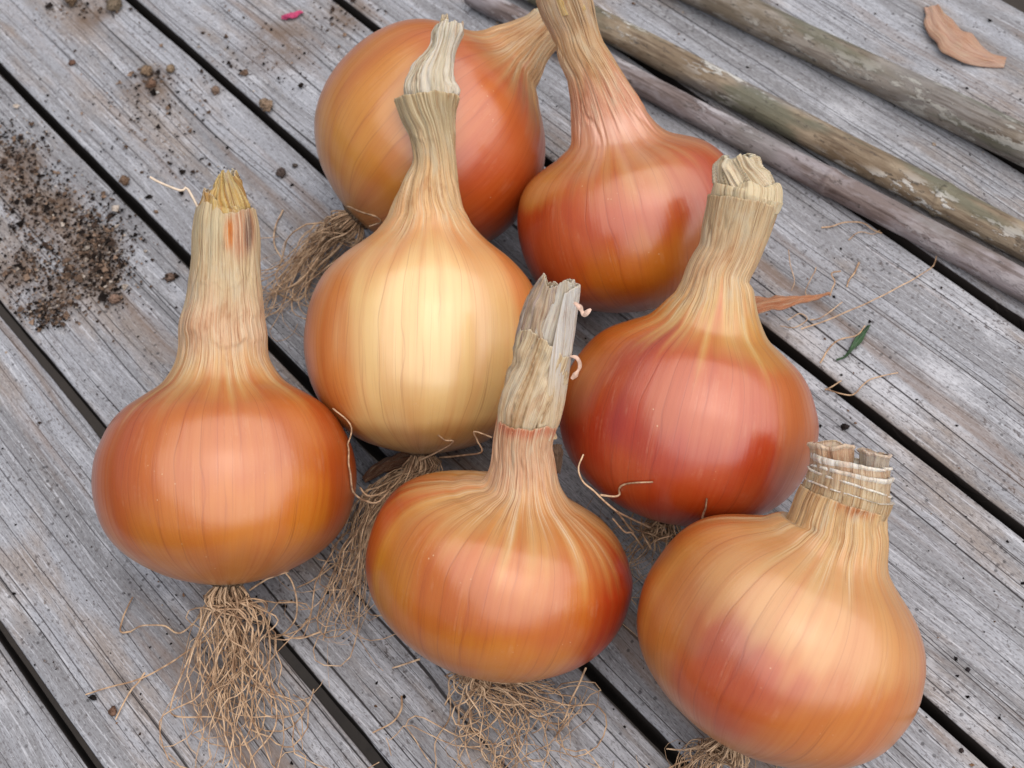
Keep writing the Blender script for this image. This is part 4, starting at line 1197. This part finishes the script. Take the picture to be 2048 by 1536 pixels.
def lump(name, label, cat, px, py, size, col, seed, squash=0.7, z=0.0, group=None, elong=1.0, ang=0.0):
    """A knobbly little lump resting on a plank; size is its radius in photo pixels."""
    P = tab(px, py)
    d = (P - CAM_POS) @ CAM_W
    r = size * 0.68 * d / F_PX
    nt_, np_ = 28, 18
    th = np.linspace(0, 2 * np.pi, nt_, endpoint=False)
    ph = np.linspace(0.01, math.pi - 0.01, np_)
    PH, TH = np.meshgrid(ph, th, indexing='ij')
    D = np.stack([np.sin(PH) * np.cos(TH), np.sin(PH) * np.sin(TH), -np.cos(PH)], -1)
    rad = r * (1 + 0.55 * fbm(D * 1.7 + seed, seed, 2) + 0.28 * vnoise(D * 4.3 + seed, seed + 1) + 0.20 * vnoise(D * 9 + seed, seed + 3))
    G = D * rad[..., None] * np.array([elong, 1, squash])
    c_, s_ = math.cos(ang), math.sin(ang)
    G = np.stack([G[..., 0] * c_ - G[..., 1] * s_, G[..., 0] * s_ + G[..., 1] * c_, G[..., 2]], -1)
    zmin = G[..., 2].min()
    col = [0.62 * v + 0.38 * sum(col) / 3 - 8 for v in col]
    pg = np.broadcast_to(srgb(*col), G.shape) * (0.85 + 0.3 * fbm(D * 4 + seed, seed + 7, 2))[..., None]
    me = mesh_np(name, G.reshape(-1, 3), grid_quads(np_, nt_), True, {"pigment": ('FLOAT_COLOR', np.concatenate([pg, np.ones(pg.shape[:-1] + (1,))], -1).reshape(-1, 4))})
    o = new_obj(name, me, None, SOIL)
    o.location = (P[0], P[1], z - zmin - r * 0.05)
    return tag(o, label, cat, group)


CL = "clods of dry soil on the planks"
for (px, py, sz_, col, lab, el, an_) in [
    (532, 214, 18, (176, 140, 108), "largest tan soil clod, lying over a plank gap left of the back onion", 1.45, 2.9),
    (296, 148, 17, (168, 132, 98), "tan soil clod, upper one of the pair near the top left", 1.1, 0.4),
    (304, 172, 13, (158, 112, 84), "reddish soil clod just below a larger tan clod near the top left", 1.1, 1.0),
    (343, 143, 13, (172, 140, 104), "round tan soil clod just right of the touching pair", 1.0, 0.0),
    (432, 184, 12, (168, 132, 108), "pinkish round soil clod alone on the plank left of the largest clod", 1.0, 0.0),
    (563, 349, 14, (116, 96, 88), "dark grey brown soil clod by the left side of the back onion", 1.0, 0.3),
    (591, 333, 7, (112, 98, 88), "tiny grey soil crumb beside the dark grey brown clod", 1.0, 0.0),
    (252, 366, 13, (150, 112, 84), "brown soil clod overhanging the plank gap above the soil heap", 1.3, 2.6),
    (342, 558, 12, (150, 116, 96), "brown crumbly clod left of the tall straw stem", 1.2, 0.4),
    (231, 603, 13, (172, 130, 106), "pinkish soil clod at the right edge of the soil heap", 1.3, 0.5),
    (146, 4, 20, (140, 108, 78), "brown soil clod cut by the top edge of the photo, at left", 1.4, 2.6),
    (232, 14, 20, (150, 126, 98), "pale brown soil clod by the plank gap at the top edge", 1.3, 2.4),
    (146, 128, 9, (146, 100, 78), "small reddish soil clod far left near the top", 1.2, 0.3),
    (1690, 856, 9, (60, 50, 48), "dark grit lump right of the reddest onion near the stacked rings", 1.3, 0.9),
    (1922, 1502, 6, (78, 62, 60), "dark grit lump near the bottom right corner", 1.0, 0.0),
    (1935, 1340, 6, (66, 58, 62), "dark grit lump right of the big tan onion", 1.0, 0.0),
    (228, 1425, 12, (150, 104, 78), "round flat brown soil clod left of the long root tuft", 1.0, 0.0),
    (188, 1397, 7, (46, 38, 36), "black grit lump on the plank at lower left", 1.6, 0.7),
]:
    lump("soil_clod", lab, "clod", px, py, sz_, col, px + py, 0.65, 0.0, CL, el, an_)
lump("white_grit", "tiny white grit stone beside the soil clods near the top left", "grit", 316, 187, 4, (235, 235, 230), 5, 0.8)


def flake(name, label, cat, pts, hw, c0, c1, bow, mat_=None, curl=0.3, seed=0, group=None, parent=None, o_in=None):
    """A thin curved scrap: centre line through photo points (px, py, z), half widths in photo pixels, bowed upward."""
    P = catmull(np.array([tab(*p) for p in pts]), 36)
    wd = catmull(np.array([[h, 0.0] for h in hw]), 36)[:, 0]
    dep = (P - CAM_POS) @ CAM_W
    wd = np.maximum(wd, 0.3) * dep / F_PX * (1 + 0.22 * vnoise(np.stack([np.linspace(0, 9, 36), np.zeros(36), np.zeros(36) + seed], -1), seed + 4))
    T = np.gradient(P, axis=0)
    T /= np.linalg.norm(T, axis=1)[:, None]
    S = np.cross(np.array([0, 0, 1.0]), T)
    S /= np.linalg.norm(S, axis=1)[:, None]
    tt = np.linspace(-1, 1, 15)
    G = P[:, None] + S[:, None] * (wd[:, None] * tt[None])[..., None]
    ii = np.linspace(0, 1, 36)
    n1 = fbm(np.stack(np.broadcast_arrays(ii[:, None] * 5, tt[None] * 2.2, np.array([[seed * 1.3]])), -1), seed, 3)
    G[..., 2] += bow * (1 - tt[None] ** 2) * np.sin(np.pi * np.clip(ii * 0.9 + 0.05, 0, 1))[:, None] + 0.0016 * n1 + 0.0006
    G = np.concatenate([G, G[:, ::-1] - np.array([0, 0, 0.00035])], 1)
    mixf = np.clip(0.5 + 0.9 * n1 + 0.35 * tt[None], 0, 1)
    mixf = np.concatenate([mixf, mixf[:, ::-1]], 1)
    pg = mixc(np.broadcast_to(srgb(*c0), mixf.shape + (3,)), np.broadcast_to(srgb(*c1), mixf.shape + (3,)), mixf)
    base = P.mean(0) * (1, 1, 0) if o_in is None else o_in.base
    G[..., 2] = np.maximum(G[..., 2], 0.0002)
    fb = np.stack(np.broadcast_arrays(np.concatenate([tt, tt[::-1]])[None] * 1.2, np.array([[0.3 + seed]]), ii[:, None] * 1.5), -1)
    me = mesh_np(name, (G - base).reshape(-1, 3), grid_quads(36, 30), True, {"pigment": ('FLOAT_COLOR', np.concatenate([pg, np.ones(pg.shape[:-1] + (1,))], -1).reshape(-1, 4)),
                 "fibre": ('FLOAT_VECTOR', fb.reshape(-1, 3)), "dryness": ('FLOAT', np.full(fb.shape[:2], 0.75).ravel()), "turn": ('FLOAT', (fb[..., 0] * 0.1).ravel())})
    o = new_obj(name, me, parent, mat_ or SKIN)
    if o_in is None:
        o.location = base
        tag(o, label, cat, group)
    return o


flake("skin_flake", "curved pinkish orange onion skin flake alone at the top right", "onion skin", [(1862, 14, .001), (1882, 58, .002), (1925, 96, .002), (1970, 118, .001), (2010, 126, .001)], [13, 34, 42, 36, 12], (206, 166, 146), (196, 146, 118), 0.003, seed=3)
flake("skin_flake", "pointed brown orange skin sliver poking out right of the reddest onion", "onion skin", [(1500, 612, .010), (1560, 606, .009), (1610, 600, .007), (1660, 588, .003)], [20, 21, 15, 2], (186, 112, 74), (206, 140, 100), 0.002, seed=5)
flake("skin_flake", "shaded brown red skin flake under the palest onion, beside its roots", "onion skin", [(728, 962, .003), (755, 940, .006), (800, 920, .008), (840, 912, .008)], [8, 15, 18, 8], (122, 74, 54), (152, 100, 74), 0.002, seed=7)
flake("skin_flake", "small dull brown skin scrap wedged right of the flat papery stem's foot", "onion skin", [(1114, 890, .055), (1116, 915, .050), (1114, 948, .045)], [9, 10, 7], (150, 122, 104), (122, 96, 80), 0.001, seed=9)
PET = mat_simple("pink_petal", srgb(206, 74, 122), 0.6, 0.2, 300.0)
flake("flower_petal", "small magenta pink petal on the plank near the top edge", "petal", [(563, 36, .001), (583, 32, .0015), (606, 25, .001)], [3, 9, 3], (206, 74, 122), (206, 74, 122), 0.0012, PET, seed=11)
LEAF = mat_simple("green_leaf", srgb(58, 92, 56), 0.55, 0.3, 300.0, 0.4)
flake("leaf_scrap", "dark green leaf scrap right of the reddest onion, under a pale root strand", "leaf", [(1738, 652, .001), (1715, 682, .0015), (1690, 714, .001), (1672, 722, .0006)], [3, 7, 6, 2], (58, 92, 56), (58, 92, 56), 0.0012, LEAF, seed=13)
